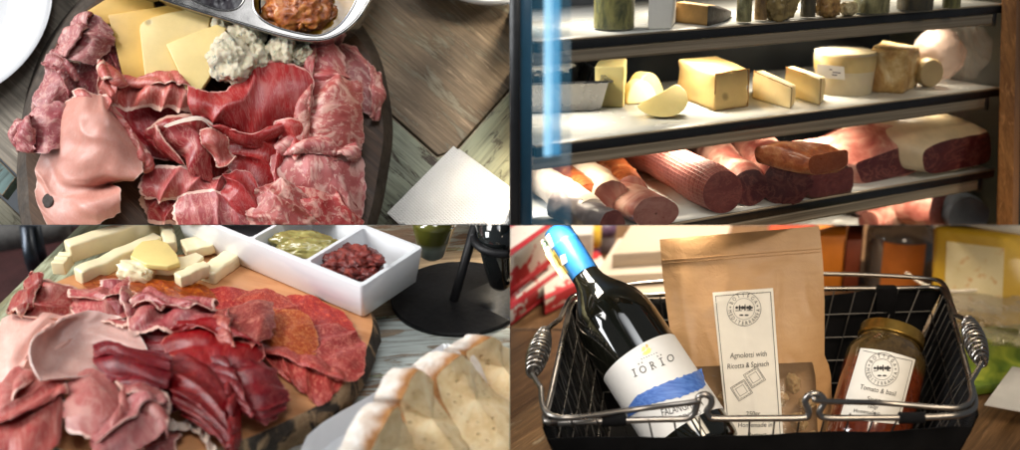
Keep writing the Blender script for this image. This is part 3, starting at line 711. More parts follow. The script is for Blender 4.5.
# white dish of two visible wells
rdish = root(P3, 'compartment_dish', P3.P(330,300,HB), 'long white rectangular porcelain dish with two wells resting across the board', 'dish')
Hd = HB+40
o_ = P3.P(362,286.5,Hd); e1 = (P3.P(250,240.5,Hd)-o_); e2 = P3.P(415,244.5,Hd)-o_
Ld = e1.length*1.75; Wd = e2.length; e1.normalize(); e2 = e2-e1*e2.dot(e1); e2.normalize()
def dpt(a, b, z): return o_ + e1*a + e2*b + Vector((0,0,z/1000))
def rrect(a0, a1, b0, b1, r, z, n=5):
    out = []
    for (cx_, cy_, s0) in ((a1-r,b1-r,0),(a0+r,b1-r,90),(a0+r,b0+r,180),(a1-r,b0+r,270)):
        for k in range(n+1):
            t = R(s0+90*k/n); out.append(dpt(cx_+r*math.cos(t), cy_+r*math.sin(t), z))
    return out
g = G(); wall = .0045; mid = .0725
wells = [(wall, mid-wall*.45), (mid+wall*.45, mid*2-wall*.4), (2*mid+wall*.4, Ld-wall)]
outer = rrect(0, Ld, 0, Wd, .004, 0)
hol = [rrect(a, b, wall, Wd-wall, .004, 0) for a, b in wells]
g.fillpoly([outer]+hol)
g.grid([outer, rrect(-.0007,Ld+.0007,-.0007,Wd+.0007,.004,-1.2), rrect(.004,Ld-.004,.004,Wd-.004,.004,-37), rrect(.007,Ld-.007,.007,Wd-.007,.004,-40)], 0, True)
for (a, b), hl in zip(wells, hol):
    rr_ = [hl, rrect(a+.0006, b-.0006, wall+.0006, Wd-wall-.0006, .004, -1.2), rrect(a+.003, b-.003, wall+.003, Wd-wall-.003, .005, -30), rrect(a+.009, b-.009, wall+.009, Wd-wall-.009, .005, -34)]
    g.grid(rr_, 0, True); g.add(rr_[-1], [list(range(len(rr_[-1])))])
g.build('porcelain_body', P3, M['porc'], rdish, closed=False, angle=50)
tm = Mt('dried_tomato_skin'); n = tm.noise(tm.obj, 110, 5, .6, 1.2)
tm.P(base=tm.ramp(n, [(.3,(.05,.004,.004)),(.52,(.19,.016,.010)),(.7,(.32,.05,.02))]), rough=.36, coat=.2, coatr=.2, normal=tm.bump(tm.noise(tm.obj, 240, 5, .7, 1), .9, .003)); tm = tm.m
TG = 'sun dried tomatoes in the white dish'
for k, (a, b, z, s_, rz, lab) in enumerate([(.038,.042,-7,(.034,.017,.012),-.35,'long wrinkled dried tomato lying on top across the far side of the well'), (.050,.031,-12,(.024,.019,.013),.3,'flat dried tomato at the near side of the well, left of the others'), (.026,.028,-14,(.019,.017,.013),-.9,'dark dried tomato half hidden in the near right corner of the well'), (.037,.036,-21,(.025,.020,.012),.1,'broad dried tomato at the bottom of the well under the long one')]):
    g = G(); ang = math.atan2(e1.y, e1.x)
    g.blob(dpt(a, b, z), *s_, .42, 2.0, k+20, 5, rot=Matrix.Rotation(ang+rz, 3, 'Z') @ Matrix.Rotation(.15, 3, 'Y'), sq=.2)
    g.build('dried_tomato', P3, tm, None, lab, 'dried tomato', TG, angle=70)
am_ = Mt('artichoke_flesh'); n = am_.noise(am_.map(am_.obj, rot=(0,0,.5), scale=(20,70,30)), 1, 5, .6, 1)
am_.P(base=am_.mix(am_.ramp(am_.noise(am_.obj, 300, 3), [(.62,0),(.7,.8)]), am_.ramp(n, [(.3,(.17,.13,.030)),(.55,(.36,.31,.10)),(.72,(.56,.50,.24))]), (.10,.06,.015)), rough=.28, coat=.5, coatr=.1, sss=.1, ssss=.004, normal=am_.bump(n, .5, .002)); am_ = am_.m
for k, (a, b, z, s_, rz, lab) in enumerate([(.096,.034,-12,(.036,.015,.013),.62,'olive green marinated artichoke half nearest the red tomatoes'), (.116,.040,-12,(.032,.013,.012),.5,'pale marinated artichoke half at the far left of the well')]):
    g = G(); g.blob(dpt(a, b, z), *s_, .2, 1.5, k+31, 5, rot=Matrix.Rotation(math.atan2(e1.y, e1.x)+rz, 3, 'Z'))
    g.build('artichoke_half', P3, am_, None, lab, 'artichoke', 'marinated artichokes in the white dish', angle=70)

# cruet stand and bottles
blk = plain('black_iron', (.006,.006,.007), .5, .25, 80, .15, spec=.25)
rs = root(P3, 'cruet_stand', P3.P(458,300,0), 'black iron cruet stand with a round base plate and a ring holding a dark bottle', 'cruet stand')
rad = (P3.P(391,299,3)-P3.P(459,299,3)).length
g = G(); g.lathe([(.0001,0),(rad*.99,0),(rad,.001),(rad,.003),(rad*.985,.0042),(.0001,.0042)], P3.P(459,299.5,0), seg=96, cap=(False,False)); g.build('base_plate', P3, blk, rs)
g = G(); pb = P3.P(454,300,4); pt = P3.Q(481,205,pb.y+.012); g.tube([pb, pt], .0048, 12); g.build('post', P3, blk, rs)
rcn = P3.Q(506,238,pb.y+.004)
g = G(); rrg = .031
g.tube([rcn+Vector((math.cos(t)*rrg, math.sin(t)*rrg, 0)) for t in np.linspace(0, 2*math.pi, 40, False)], .0042, 10, True); g.tube([pb.lerp(pt,.72), rcn+Vector((-rrg,0,0))], .004, 8); g.build('ring', P3, blk, rs)
glassd = Mt('dark_glass'); glassd.P(base=(.012,.014,.014), rough=.06, spec=.6, coat=.6, coatr=.03, normal=glassd.bump(glassd.noise(glassd.obj, 30, 2), .05, .001)); glassd = glassd.m
prof = [(.0001,-.062),(.007,-.061),(.011,-.056),(.015,-.04),(.021,-.01),(.027,.03),(.0285,.07),(.026,.12)]
g = G(); g.lathe(prof, rcn+Vector((-.006,0,.004)), seg=48, cap=(False,True)); g.build('vinegar_cruet', P3, glassd, None, 'dark vinegar cruet with a pointed base hanging in the black ring', 'cruet', angle=60)
go = Mt('green_oil_glass'); fz = go.ramp(go.math('ADD', go.math('MULTIPLY', go.new('TexCoord').outputs['Generated'], 1), 0), [(0,0),(1,1)])
gz = go.new('SeparateXYZ'); go.L(go.obj, gz.inputs[0])
go.P(base=go.ramp(gz.outputs[2], [(.018,(.30,.35,.30)),(.021,(.10,.10,.016))]), rough=.06, spec=.7, coat=.7, coatr=.03, normal=go.bump(go.noise(go.obj, 40, 2), .05, .001)); go = go.m
oc = P3.Q(433,233,pb.y+.035)
g = G(); g.lathe([(.0001,-.028),(.009,-.0275),(.013,-.024),(.017,-.008),(.0225,.012),(.029,.04),(.033,.08)], oc, axis=(.10,0,1), seg=48, cap=(False,True)); g.build('oil_cruet', P3, go, None, 'olive green oil cruet with a clear pointed base at the top beside the black post', 'cruet', angle=60)

# bread on a white dish
rbd = root(P3, 'bread_dish', P3.P(430,420,0), 'square white porcelain dish with a raised rim under the sliced bread', 'dish')
zo = 22
co_ = [P3.P(x, y, zo) for x, y in [(300,452),(380,390),(436,349),(446,345.5),(462,349),(600,395),(600,560),(380,560)]]
cdish = sum(co_, Vector())/len(co_)
lp = smooth_loop(co_, 5)
def dr(k, z): return [Vector((cdish.x+(p.x-cdish.x)*k, cdish.y+(p.y-cdish.y)*k, z/1000)) for p in lp]
g = G(); g.grid([dr(.90,2), dr(.93,3), dr(.96,14), dr(.99,22), dr(1.0,23), dr(1.0,21), dr(.97,8), dr(.95,0)], 0, True); b_ = dr(.90,2); g.fillpoly([b_])
g.build('porcelain_body', P3, M['porc'], rbd, closed=False, angle=50)
crumb = Mt('bread_crumb'); n = crumb.noise(crumb.obj, 60, 5, .6); hv = crumb.voro(crumb.map(crumb.obj, scale=(1,1.6,1)), 130, rnd=1)
pore = crumb.ramp(crumb.math('ADD', hv, crumb.math('MULTIPLY', crumb.noise(crumb.obj, 70, 3), .6)), [(.36,0),(.52,1)])
crumb.P(base=crumb.mix(pore, (.56,.38,.18), crumb.ramp(n, [(.3,(.66,.45,.21)),(.52,(.80,.61,.35)),(.7,(.84,.70,.46))])), rough=.85, sss=.1, ssss=.005, normal=crumb.bump(crumb.math('ADD', crumb.math('MULTIPLY', pore, .6), n), .8, .003)); crumb = crumb.m
crust = Mt('floury_crust'); n = crust.noise(crust.obj, 26, 5, .65, .5); n2 = crust.noise(crust.obj, 150, 5, .7)
crust.P(base=crust.mix(crust.ramp(crust.math('ADD', crust.math('MULTIPLY', n, .7), crust.math('MULTIPLY', crust.rim, .38)), [(.34,0),(.56,1)]), crust.ramp(n2, [(.3,(.74,.62,.50)),(.7,(.84,.79,.74))]), crust.ramp(n2, [(.3,(.30,.105,.025)),(.7,(.56,.27,.085))])), rough=.75, normal=crust.bump(crust.math('ADD', n, crust.math('MULTIPLY', n2, .6)), .7, .003)); crust = crust.m
def bread(face, ext, label, seed, hs):
    """a slice: its cut face as picture points, pushed back along ext for the crust round it"""
    f = smooth_loop([P3.P(x, y, h) for (x, y), h in zip(face, [50+(q-50)*1.85 for q in hs])], 9); c = sum(f, Vector())/len(f); ex = Vector(ext)
    nrm = -ex.normalized()
    f = [p+nrm*.0018*mnoise.fractal(p*60+Vector((seed,0,0)), 1, 2, 3)+(p-c)*.022*mnoise.fractal(p*60, 1, 2, 3) for p in f]
    def ring(k, e, nz=0): return [c+(p-c)*k+ex*e+(p-c).normalized()*nz*mnoise.fractal(p*70+Vector((e*3,seed,0)), 1, 2, 3) for p in f]
    rt = root(P3, 'bread_slice', c, label, 'bread slice', 'slices of bread on the white dish')
    g = G()
    rows = [ring(1.0,0), ring(1.012,.08,.001), ring(1.03,.3,.002), ring(1.03,.65,.003), ring(1.0,.92,.002), ring(.95,1.0)]
    n = len(f)
    for q, r in enumerate(rows): g.add(r, [], 0, rim=[1-q/3.0 if q < 3 else 0]*n)
    F = [[i*n+j, i*n+(j+1) % n, (i+1)*n+(j+1) % n, (i+1)*n+j] for i in range(len(rows)-1) for j in range(n)]
    for ff in F: g.f.append(ff); g.m.append(0)
    g.f.append([(len(rows)-1)*n+j for j in range(n)]); g.m.append(0)
    g.build('crust', P3, crust, rt, closed=False, angle=60, weld=False)
    g = G(); K = [0,.12,.25,.38,.5,.62,.72,.81,.9,.97,1.0]
    A = np.array([[tuple(c+(p-c)*max(k,.001)) for p in f] for k in K])
    for _ in range(120):                    # let the cut face relax to a smooth sheet inside its outline
        B_ = A.copy(); B_[1:-1,:,2] = .25*(A[:-2,:,2]+A[2:,:,2]+np.roll(A, 1, 1)[1:-1,:,2]+np.roll(A, -1, 1)[1:-1,:,2]); B_[0,:,2] = A[1,:,2].mean(); A = B_
    rows = [[Vector(A[q,m])+nrm*(.0013*mnoise.fractal(Vector(A[q,m])*95+Vector((seed*3,0,0)), .8, 2, 4) + (.0012 if K[q] < .98 else -.0004)) for m in range(len(f))] for q in range(len(K))]
    g.grid(rows, 0, True); g.build('crumb', P3, crumb, rt, closed=False, angle=70)
ext = Vector((-.017,.003,.000))
B = [([(466,356),(472,349),(486,341),(494,337.5),(503,345),(520,356),(540,380),(540,420),(512,409),(488,384)], 'farthest slice of crusty bread standing at the back of the dish', [58,62,66,66,58,48,40,36,38,46], 1.3),
     ([(437,384),(440,372),(450,362),(462,355),(470,362),(486,383),(512,408),(530,440),(520,470),(470,452),(452,418)], 'crusty bread slice with a thick brown edge, second from the back', [60,64,68,68,62,50,42,36,34,42,50], 1.7),
     ([(402,410),(403,398),(410,381),(418,371),(428,376),(436,387),(452,419),(470,453),(480,500),(430,480),(414,448)], 'crusty bread slice with a wide cream coloured face in the middle', [60,66,70,70,64,56,48,42,36,42,48], 1.4),
     ([(368,462),(374,446),(386,424),(396,407.5),(401,415),(408,432),(416,452),(424,490),(390,500)], 'floury crusty bread slice at the front left of the dish', [58,64,70,70,62,54,46,40,44], 1.5)]
for k, (f, lab, hs, ek) in enumerate(B): bread(f, ext*ek, lab, k+1, hs)
bread([(350,470),(352,452),(358,444),(368,448),(385,470),(380,500)], ext*.6, 'small corner of a floury crust at the very front of the dish', 9, [40,46,50,50,44,38])

# cheese on the board
C3G = 'cheese pieces on the orange board'
def stick(a, b, w_, hgt, h0, label, mat='chw', seed=0):
    """a cheese stick between two picture points of its top middle line"""
    p, q = P3.P(*a, h0+hgt), P3.P(*b, h0+hgt); d = (q-p).normalized(); s_ = Vector((-d.y, d.x, 0)).normalized()*(w_/2000)
    g = G(); n = 10; rows = []
    for i in range(n+1):
        c = p.lerp(q, i/n); wob = s_.normalized()*.0018*mnoise.noise(Vector((i*.5, seed, 1))); up = Vector((0,0,.0016*mnoise.noise(Vector((i*.5, seed, 5)))))
        H_ = Vector((0,0,-hgt/1000)); rows.append([c+s_+wob+up, c-s_+wob+up, c-s_+H_+wob, c+s_+H_+wob])
    g.grid(rows, 0, True); g.add(rows[0], [[3,2,1,0]]); g.add(rows[-1], [[0,1,2,3]])
    return g.build('cheese_piece', P3, M[mat], None, label, 'cheese', C3G, bevel=.0024, bseg=3)
stick((66,243),(158,214), 17, 20, HB+4, 'longest ivory cheese stick, behind, running off the top edge', seed=1)
stick((57,263),(66,252), 14, 14, HB, 'stubby cheese end peeking out left below the longest stick', seed=2)
stick((77,270),(158,234), 16, 16, HB, 'second long ivory cheese stick, in front of the longest one', seed=3)
stick((166,222),(170,242), 13, 14, HB+4, 'short upright cheese stick at the top touching the edge of the photo', seed=4)
stick((183,245),(214,238), 26, 11, HB+4, 'wide cheese slab behind the small stick, left of the white dish', seed=5)
stick((205,271),(232,252), 20, 14, HB, 'cheese block lying against the corner of the white dish', seed=6)
stick((177,275),(207,262), 13, 13, HB+8, 'small cheese stick lying at the front right of the cheese heap', seed=7)
cheese(P3, 'cheese_piece', 'thin yellow cheese slab with a rounded edge on top of the heap', cheese_mat('pale_yellow_cheese', (.74,.58,.22)), [(130,256),(135,247),(142,241),(158,239),(168,243),(177,254),(180,262),(168,266),(146,264)], 6, [HB+22]*9, C3G)
cheese(P3, 'cheese_piece', 'ivory cheese slab with a round rim below the thin yellow one', M['chw'], [(128,262),(136,256),(160,258),(184,256),(196,252),(204,256),(194,266),(168,270),(144,268)], 7, [HB+15]*9, C3G)
g = G(); g.blob(P3.P(136,274,HB+9), .020, .012, .012, .28, 1.4, 8, 4, sq=.6, rot=Matrix.Rotation(-.2,3,'Z')); g.build('cheese_piece', P3, M['chw'], None, 'broken chunk of ivory cheese at the front of the heap above the chorizo', 'cheese', C3G, angle=40)

# meats
S3 = 'folded slices of cured meat on the orange board'
def s3(name, label, mat, net, cat='meat slice', **k):
    k.setdefault('flat', .68); k.setdefault('lift', .8)
    return slice_(P3, name, cat, label, M[mat], net, S3, **k)
# flat layer underneath
s3('chorizo_slice', 'dark orange chorizo slice lying flat below the broken cheese chunk', 'chorizo', [[(80,276,37),(112,276,40),(150,280,40)],[(88,288,38),(122,290,42),(158,294,42)],[(104,302,37),(136,306,40),(164,308,40)]], seed=41, wr=1, ruf=.6, lift=0)
s3('chorizo_slice', 'orange chorizo slice lying flat right of the first, in front of the small cheese stick', 'chorizo', [[(146,280,40),(176,282,44),(206,286,38)],[(150,292,42),(182,294,48),(214,298,40)],[(160,308,38),(188,310,42),(216,308,36)]], seed=42, wr=1.2, ruf=.6, lift=0)
s3('salami_slice', 'dull red salami slice in the shade below the white dish', 'salred', [[(204,290,38),(232,288,40),(262,294,36)],[(206,302,38),(236,304,42),(268,304,36)],[(210,316,36),(240,318,38),(268,316,36)]], seed=43, wr=.8, ruf=.6, lift=0)
s3('salami_slice', 'round red salami slice lying flat, half under the near corner of the white dish', 'salred', [[(280,296,37),(312,298,40),(346,314,37)],[(282,318,38),(316,320,43),(354,332,37)],[(288,338,38),(318,346,42),(350,350,36)]], seed=44, wr=1, ruf=1.2, rnd=.6, lift=0)
s3('salami_slice', 'round red salami slice between the folded loop and the wood in front of the dish', 'salred', [[(232,298,39),(260,290,42),(290,297,42)],[(236,316,40),(266,312,48),(298,316,44)],[(246,332,40),(272,334,46),(300,334,43)]], seed=67, wr=1, ruf=1.6, rnd=.6, lift=0)
s3('salami_slice', 'round red salami slice nearest the bark at the right end of the board', 'salred', [[(298,328,43),(330,326,44),(362,332,38)],[(298,350,45),(332,352,48),(364,356,38)],[(308,370,43),(334,378,44),(360,386,36)]], seed=68, wr=1, ruf=1.6, rnd=.6, lift=0)
s3('salami_slice', 'orange-red salami slice showing through in the middle of the flat ones', 'salor', [[(262,312,46),(286,310,50),(312,316,48)],[(264,332,48),(290,332,52),(316,336,48)],[(272,350,46),(294,354,48),(318,356,44)]], seed=69, wr=1, ruf=1.4, rnd=.6, lift=0)
s3('salami_slice', 'red salami slice with a pale front edge pointing at the bark in the lower right', 'salred', [[(250,346,42),(282,352,48),(314,362,46),(342,376,36)],[(268,362,40),(292,376,46),(314,388,42),(336,390,35)],[(288,378,36),(304,392,38),(318,404,35),(326,400,34)]], seed=45, over=('u0',.35), wr=.8, ruf=1.2, lift=.1, rim=('u1','v0'), rimw=2)
s3('salami_slice', 'red salami slice folded in a loop standing in the middle of the salami', 'salred', [[(226,312,56),(240,304,66),(256,301,62),(272,304,48)],[(221,328,58),(238,322,80),(256,318,76),(274,320,50)],[(230,344,48),(244,348,58),(258,343,58),(276,338,44)]], seed=46, over=('v0',.7), wr=1.4, th=2)
s3('prosciutto_slice', 'dull pink prosciutto slice at the upper left corner of the board', 'pros', [[(36,274,46),(54,280,58),(80,288,46)],[(28,292,46),(50,298,70),(76,304,50)],[(12,314,40),(40,318,52),(72,316,44)]], seed=47, over=('v0',.5), wr=1.4)
s3('prosciutto_slice', 'dull pink prosciutto slice heaped below the chorizo left of centre', 'pros', [[(70,292,44),(94,292,56),(114,288,62),(128,282,52)],[(66,306,48),(94,306,70),(112,304,70),(132,300,56)],[(80,320,44),(104,324,56),(122,328,60),(144,332,50)]], seed=48, over=('u0',.6), wr=2)
s3('prosciutto_slice', 'pink prosciutto slice rolled lengthwise across the centre of the board', 'pros', [[(136,300,52),(150,294,64),(166,302,58),(190,302,64),(214,306,54)],[(128,318,54),(146,311,80),(166,314,70),(192,311,82),(218,316,60)],[(132,336,44),(148,334,52),(170,332,50),(194,332,52),(216,330,46)]], seed=49, over=('u0',.6), wr=1.6)
s3('prosciutto_slice', 'small prosciutto fold with a dark hollow between the chorizo and the pale ham', 'pros', [[(100,284,48),(114,282,62),(126,288,54)],[(98,298,54),(114,300,74),(130,302,58)],[(104,314,46),(120,318,56),(134,314,48)]], seed=50, over=('v1',.6), wr=1.2)
s3('ham_slice', 'broad pale pink ham slice lying flat at the left edge of the board', 'mort', [[(4,322,40),(36,312,54),(70,306,58),(98,312,50)],[(-4,348,46),(24,344,70),(50,330,66),(90,330,58)],[(-10,374,42),(16,372,60),(38,356,54),(60,348,50)],[(-16,402,34),(8,398,42),(30,386,42),(44,372,42)]], seed=51, wr=.8, rag=.5, crease=.2, th=2.4, wf=25, ruf=2.2, lam=34, lift=.1)
s3('ham_slice', 'pale pink ham slice cupped upwards with a tan rim right of the flat one', 'mort', [[(62,322,68),(88,314,66),(112,318,62),(132,330,54)],[(38,340,80),(58,336,56),(98,336,52),(142,346,54)],[(36,360,82),(52,360,52),(96,356,48),(146,360,48)],[(44,380,74),(62,376,72),(94,372,66),(138,370,52)]], seed=52, wr=.6, rag=.4, crease=.2, th=2.4, wf=25, flat=1, ruf=1.7, lam=38, lift=0)
s3('bresaola_slice', 'dark red bresaola slice hiding under the rolled prosciutto in the centre', 'bres', [[(140,322,44),(172,326,52),(204,328,46)],[(138,340,46),(172,340,56),(208,342,46)],[(140,356,42),(172,358,48),(200,358,42)]], seed=53, lam=17, ruf=2.2, wr=1.4)
s3('bresaola_slice', 'crimson bresaola slice spread in waves above the folded ones at centre right', 'crud3', [[(178,326,52),(206,322,64),(234,330,60),(258,340,46)],[(166,342,52),(198,338,76),(228,344,74),(262,354,46)],[(164,360,44),(196,364,56),(226,366,56),(256,368,42)]], seed=54, over=('u0',.55), lam=22, ruf=2.6, wr=2)
s3('bresaola_slice', 'dark bresaola slice rolled into a cone with an orange tip left of centre', 'bres', [[(96,350,56),(112,346,68),(138,354,64),(168,360,52)],[(97,365,62),(116,362,84),(142,370,80),(170,378,56)],[(110,382,52),(124,386,58),(146,390,58),(164,390,46)]], seed=55, over=('u0',.6), lam=17, ruf=2.2, wr=1, rim=('v0',), rimw=5)
s3('bresaola_slice', 'dark red bresaola slice folded downwards towards the front bark edge', 'bres', [[(166,360,52),(190,356,64),(214,362,58),(230,372,46)],[(168,384,54),(192,380,76),(216,386,68),(234,398,46)],[(174,404,48),(198,406,64),(218,412,62),(234,426,42)],[(188,416,40),(206,428,44),(220,440,46),(230,450,36)]], seed=56, over=('v1',.5), lam=17, ruf=2.2, wr=2, rim=('u1',), rimw=2)
s3('bresaola_slice', 'dark red bresaola slice pointing at the bare orange wood in the middle right', 'bres', [[(214,358,50),(242,352,60),(266,362,46)],[(224,378,52),(252,372,74),(284,386,46)],[(236,398,46),(260,402,62),(290,398,40)],[(250,414,36),(264,422,44),(278,414,36)]], seed=57, over=('v0',.5), lam=17, ruf=2.2, wr=1.6)
s3('bresaola_slice', 'crimson bresaola slice filling the dip between the cone and the folded slice', 'bres', [[(148,374,44),(166,370,54),(184,374,48)],[(150,390,46),(168,388,58),(188,392,48)],[(150,410,42),(168,410,48),(186,410,42)]], seed=58, over=('u0',.5), lam=17, ruf=2.2, wr=1.4)
s3('prosciutto_slice', 'rosy prosciutto slice with a pale rim folded below the flat pale ham', 'pros2', [[(24,372,48),(44,378,62),(66,386,50)],[(8,388,48),(36,398,74),(64,402,54)],[(-6,404,42),(24,420,60),(58,422,50)],[(-12,432,34),(24,448,44),(58,452,40)]], seed=59, over=('v0',.55), wr=1.6)
s3('prosciutto_slice', 'rosy prosciutto slice with a crinkled fat edge in the bottom left corner', 'pros2', [[(-8,422,56),(20,408,70),(50,390,62),(64,388,50)],[(-8,440,56),(22,430,74),(50,416,68),(62,412,52)],[(-8,466,42),(24,464,50),(52,448,50),(60,438,42)]], seed=60, over=('u0',.5), wr=1.6, rim=('v1',), rimw=4)
s3('prosciutto_slice', 'mauve pink prosciutto slice hanging like a curtain at the front left of centre', 'pros2', [[(68,376,60),(90,372,70),(112,382,64),(126,396,50)],[(66,402,60),(90,396,82),(110,404,72),(122,412,54)],[(66,432,44),(86,434,54),(102,436,52),(114,426,42)]], seed=61, over=('v1',.55), wr=1.4, rim=('u1',), rimw=2.4)
s3('prosciutto_slice', 'pink prosciutto slice with white flecks left of the dark folded bresaola', 'pros', [[(120,386,56),(140,384,70),(164,394,56)],[(126,402,58),(148,402,78),(170,410,54)],[(132,420,48),(150,422,60),(170,430,46)]], seed=62, over=('u0',.6), wr=1.2)
s3('prosciutto_slice', 'pink prosciutto slice rolled into a tube at the front with a white stripe', 'pros2', [[(94,440,50),(120,418,62),(146,398,62),(160,402,50)],[(96,456,58),(126,432,78),(152,412,74),(166,422,52)],[(112,470,42),(136,452,54),(160,438,52),(170,442,42)]], seed=63, over=('u0',.6), wr=1, rim=('u0',), rimw=3)
s3('prosciutto_slice', 'wine red prosciutto slice under the pink tube at the front edge', 'pros', [[(140,424,40),(160,418,46),(180,424,40)],[(140,440,40),(160,440,48),(178,440,40)],[(140,460,36),(160,460,40),(176,456,36)]], seed=64, wr=1)
s3('fat_strip', 'wavy strip of white fat on the bare wood beside the front bark edge', 'fat', [[(164,414,44),(176,422,48),(190,422,40),(204,430,42),(214,448,36)],[(163,421,46),(176,431,52),(190,429,42),(202,438,46),(207,454,36)]], cat='fat strip', seed=65, wr=.6, res=40, rag=.4, ruf=1.5, lam=16)
# ================================================================ bottom right: wire basket with a bottle, a pouch and a jar
def hit(pn, px, py, c, ax, r):
    """where the line of sight through a picture point meets a round body (nearest side)"""
    o = pn.o - c; d = pn.r3 @ ray(px, py)
    o2 = o-ax*o.dot(ax); d2 = d-ax*d.dot(ax)
    A = d2.dot(d2); B = 2*o2.dot(d2); C = o2.dot(o2)-r*r; q = max(0, B*B-4*A*C)
    return pn.o + d*((-B-math.sqrt(q))/(2*A))
HR = 130
g4 = adir(P4, (510,440), (560,405))
w4a = wood('warm_plank', (.13,.065,.026), (.30,.165,.075), g4, 1.0, rough=.55); w4b = wood('scuffed_plank', (.16,.085,.038), (.34,.20,.095), g4, 1.1, rough=.55, paint=(.42,.32,.20), wear=.60)
w4c = wood('dark_plank', (.085,.042,.018), (.19,.10,.045), g4, .9, rough=.5)
planks(P4, [([(380,520),(500,460),(620,330),(420,330)], w4c), ([(382,522),(600,640),(760,330),(622,330)], w4b), ([(600,642),(1250,640),(1040,330),(762,330)], w4a),
            ([(420,329),(1040,329),(980,150),(470,150)], w4a)], 'wooden_table', gap=.002, z0=-25)
hdk = plain('dark_wall', (.030,.020,.014), .8, .3, 6, .2)
g = G(); g.box((.1,1.15,.3), (2.6,.03,1.4)); g.build('wall', P4, hdk, kind='structure')

steel4 = metal('dark_chrome_wire', (.34,.31,.28), .30, (14,14,14)); black4 = Mt('black_cotton'); n = black4.noise(black4.obj, 40, 4); wv = black4.wave(black4.obj, 380, 1, 1)
black4.P(base=black4.ramp(n, [(.3,(.002,.002,.0025)),(.7,(.006,.0055,.006))]), rough=.95, spec=.2, normal=black4.bump(black4.math('ADD', n, black4.math('MULTIPLY', wv, .2)), .5, .002)); black4 = black4.m
wire4 = metal('dull_dark_wire', (.13,.12,.11), .42, (14,14,14))
rk = root(P4, 'wire_basket', P4.P(765,470,0), 'dark chrome wire basket with black cloth lining and two coiled side handles', 'basket')
cn = [P4.P(*p, HR) for p in ((546,422),(975,410),(941,288),(572,300))]       # front left, front right, back right, back left
cen4 = sum(cn, Vector())/4
fl = [Vector((cen4.x+(p.x-cen4.x)*.76, cen4.y+(p.y-cen4.y)*.80, .005)) for p in cn]
def side_pt(i, u, v):       # u along the side, v 0 rim .. 1 floor
    a, b = cn[i], cn[(i+1) % 4]; c, d = fl[i], fl[(i+1) % 4]
    return a.lerp(b, u).lerp(c.lerp(d, u), v)
for i in range(4):
    g = G(); L = (cn[i]-cn[(i+1) % 4]).length; nu = max(4, round(L/.0235)); nv = 5
    for k in range(1, nu): g.tube([side_pt(i, k/nu, 0), side_pt(i, k/nu, .5), side_pt(i, k/nu, 1)], .00085, 6)
    for k in range(1, nv+1): g.tube([side_pt(i, 0, k/nv), side_pt(i, 1, k/nv)], .00085, 6)
    if i in (1, 3):
        for k in range(-3, nu, 2): g.tube([side_pt(i, max(0,min(1,k/nu)), 0 if k >= 0 else -k/6), side_pt(i, min(1,(k+4)/nu), min(1,(nu-k)/4) if k+4 > nu else 1)], .0006, 6)
    g.build('wire_side', P4, wire4, rk, weld=False)
g = G(); g.hexa([p-Vector((0,0,.003)) for p in fl], fl); g.build('wire_floor', P4, black4, rk)
for i in range(4):
    g = G(); rows = []; a, b = cn[i], cn[(i+1) % 4]; nrm = (b-a).cross(Vector((0,0,1))).normalized()
    if nrm.dot(a-cen4) < 0: nrm = -nrm
    top = .13 if i == 0 else .03
    for v in np.linspace(top, 1.02, 22):
        r = []
        for u in np.linspace(-.012, 1.012, 70):
            vv = v + (1-v)*(.05*mnoise.noise(Vector((u*4, i*3, 1)))+.03*math.sin(u*3.14)*(1 if i == 0 else 0))
            w_ = .0024+.0024*mnoise.fractal(Vector((u*7, v*2.0+i*5, .3)), 1, 2, 3)+.004*math.sin(v*3.1)
            r.append(side_pt(i, u, vv)+nrm*max(.0022, w_))
        rows.append(r)
    g.grid(rows); g.grid([[p+nrm*.0016 for p in r] for r in rows], flip=True); g.grid([rows[0], [p+nrm*.0016 for p in rows[0]]])
    g.build('cloth_side', P4, black4, rk, angle=80, closed=False)
# rim wire with its two hooks at the front
yf = P4.P(762,418,HR).y
def ff(px, py, dy=0): return P4.Q(px, py, yf+dy)
front = [ff(556,423.5), ff(600,421.5), ff(660,419.5), ff(684,419), ff(693,415), ff(697,405), ff(699,397), ff(705,394.5), ff(711,398), ff(711,405), ff(707,411), ff(709,416.5), ff(716,418.5), ff(760,418.5), ff(800,418), ff(808,416), ff(808,409), ff(805,402), ff(808,396), ff(815,393.5), ff(822,396.5), ff(824,403), ff(820,410), ff(820,415), ff(828,418), ff(870,418), ff(920,417.5), ff(958,415.5)]
rim4 = smooth_path(front, 5) + smooth_path([ff(958,415.5), P4.P(971,411,HR), P4.P(975,402,HR), P4.P(970,380,HR), P4.P(955,326,HR), P4.P(945,294,HR), P4.P(935,288,HR), P4.P(900,288.5,HR), P4.P(760,290,HR), P4.P(600,298,HR), P4.P(582,300,HR), P4.P(572,305,HR), P4.P(566,325,HR), P4.P(551,394,HR), P4.P(545,417,HR), P4.P(548,422.5,HR)], 5)[1:]
g = G(); g.tube(rim4, .0030, 10, True); g.build('rim_wire', P4, steel4, rk, weld=False)
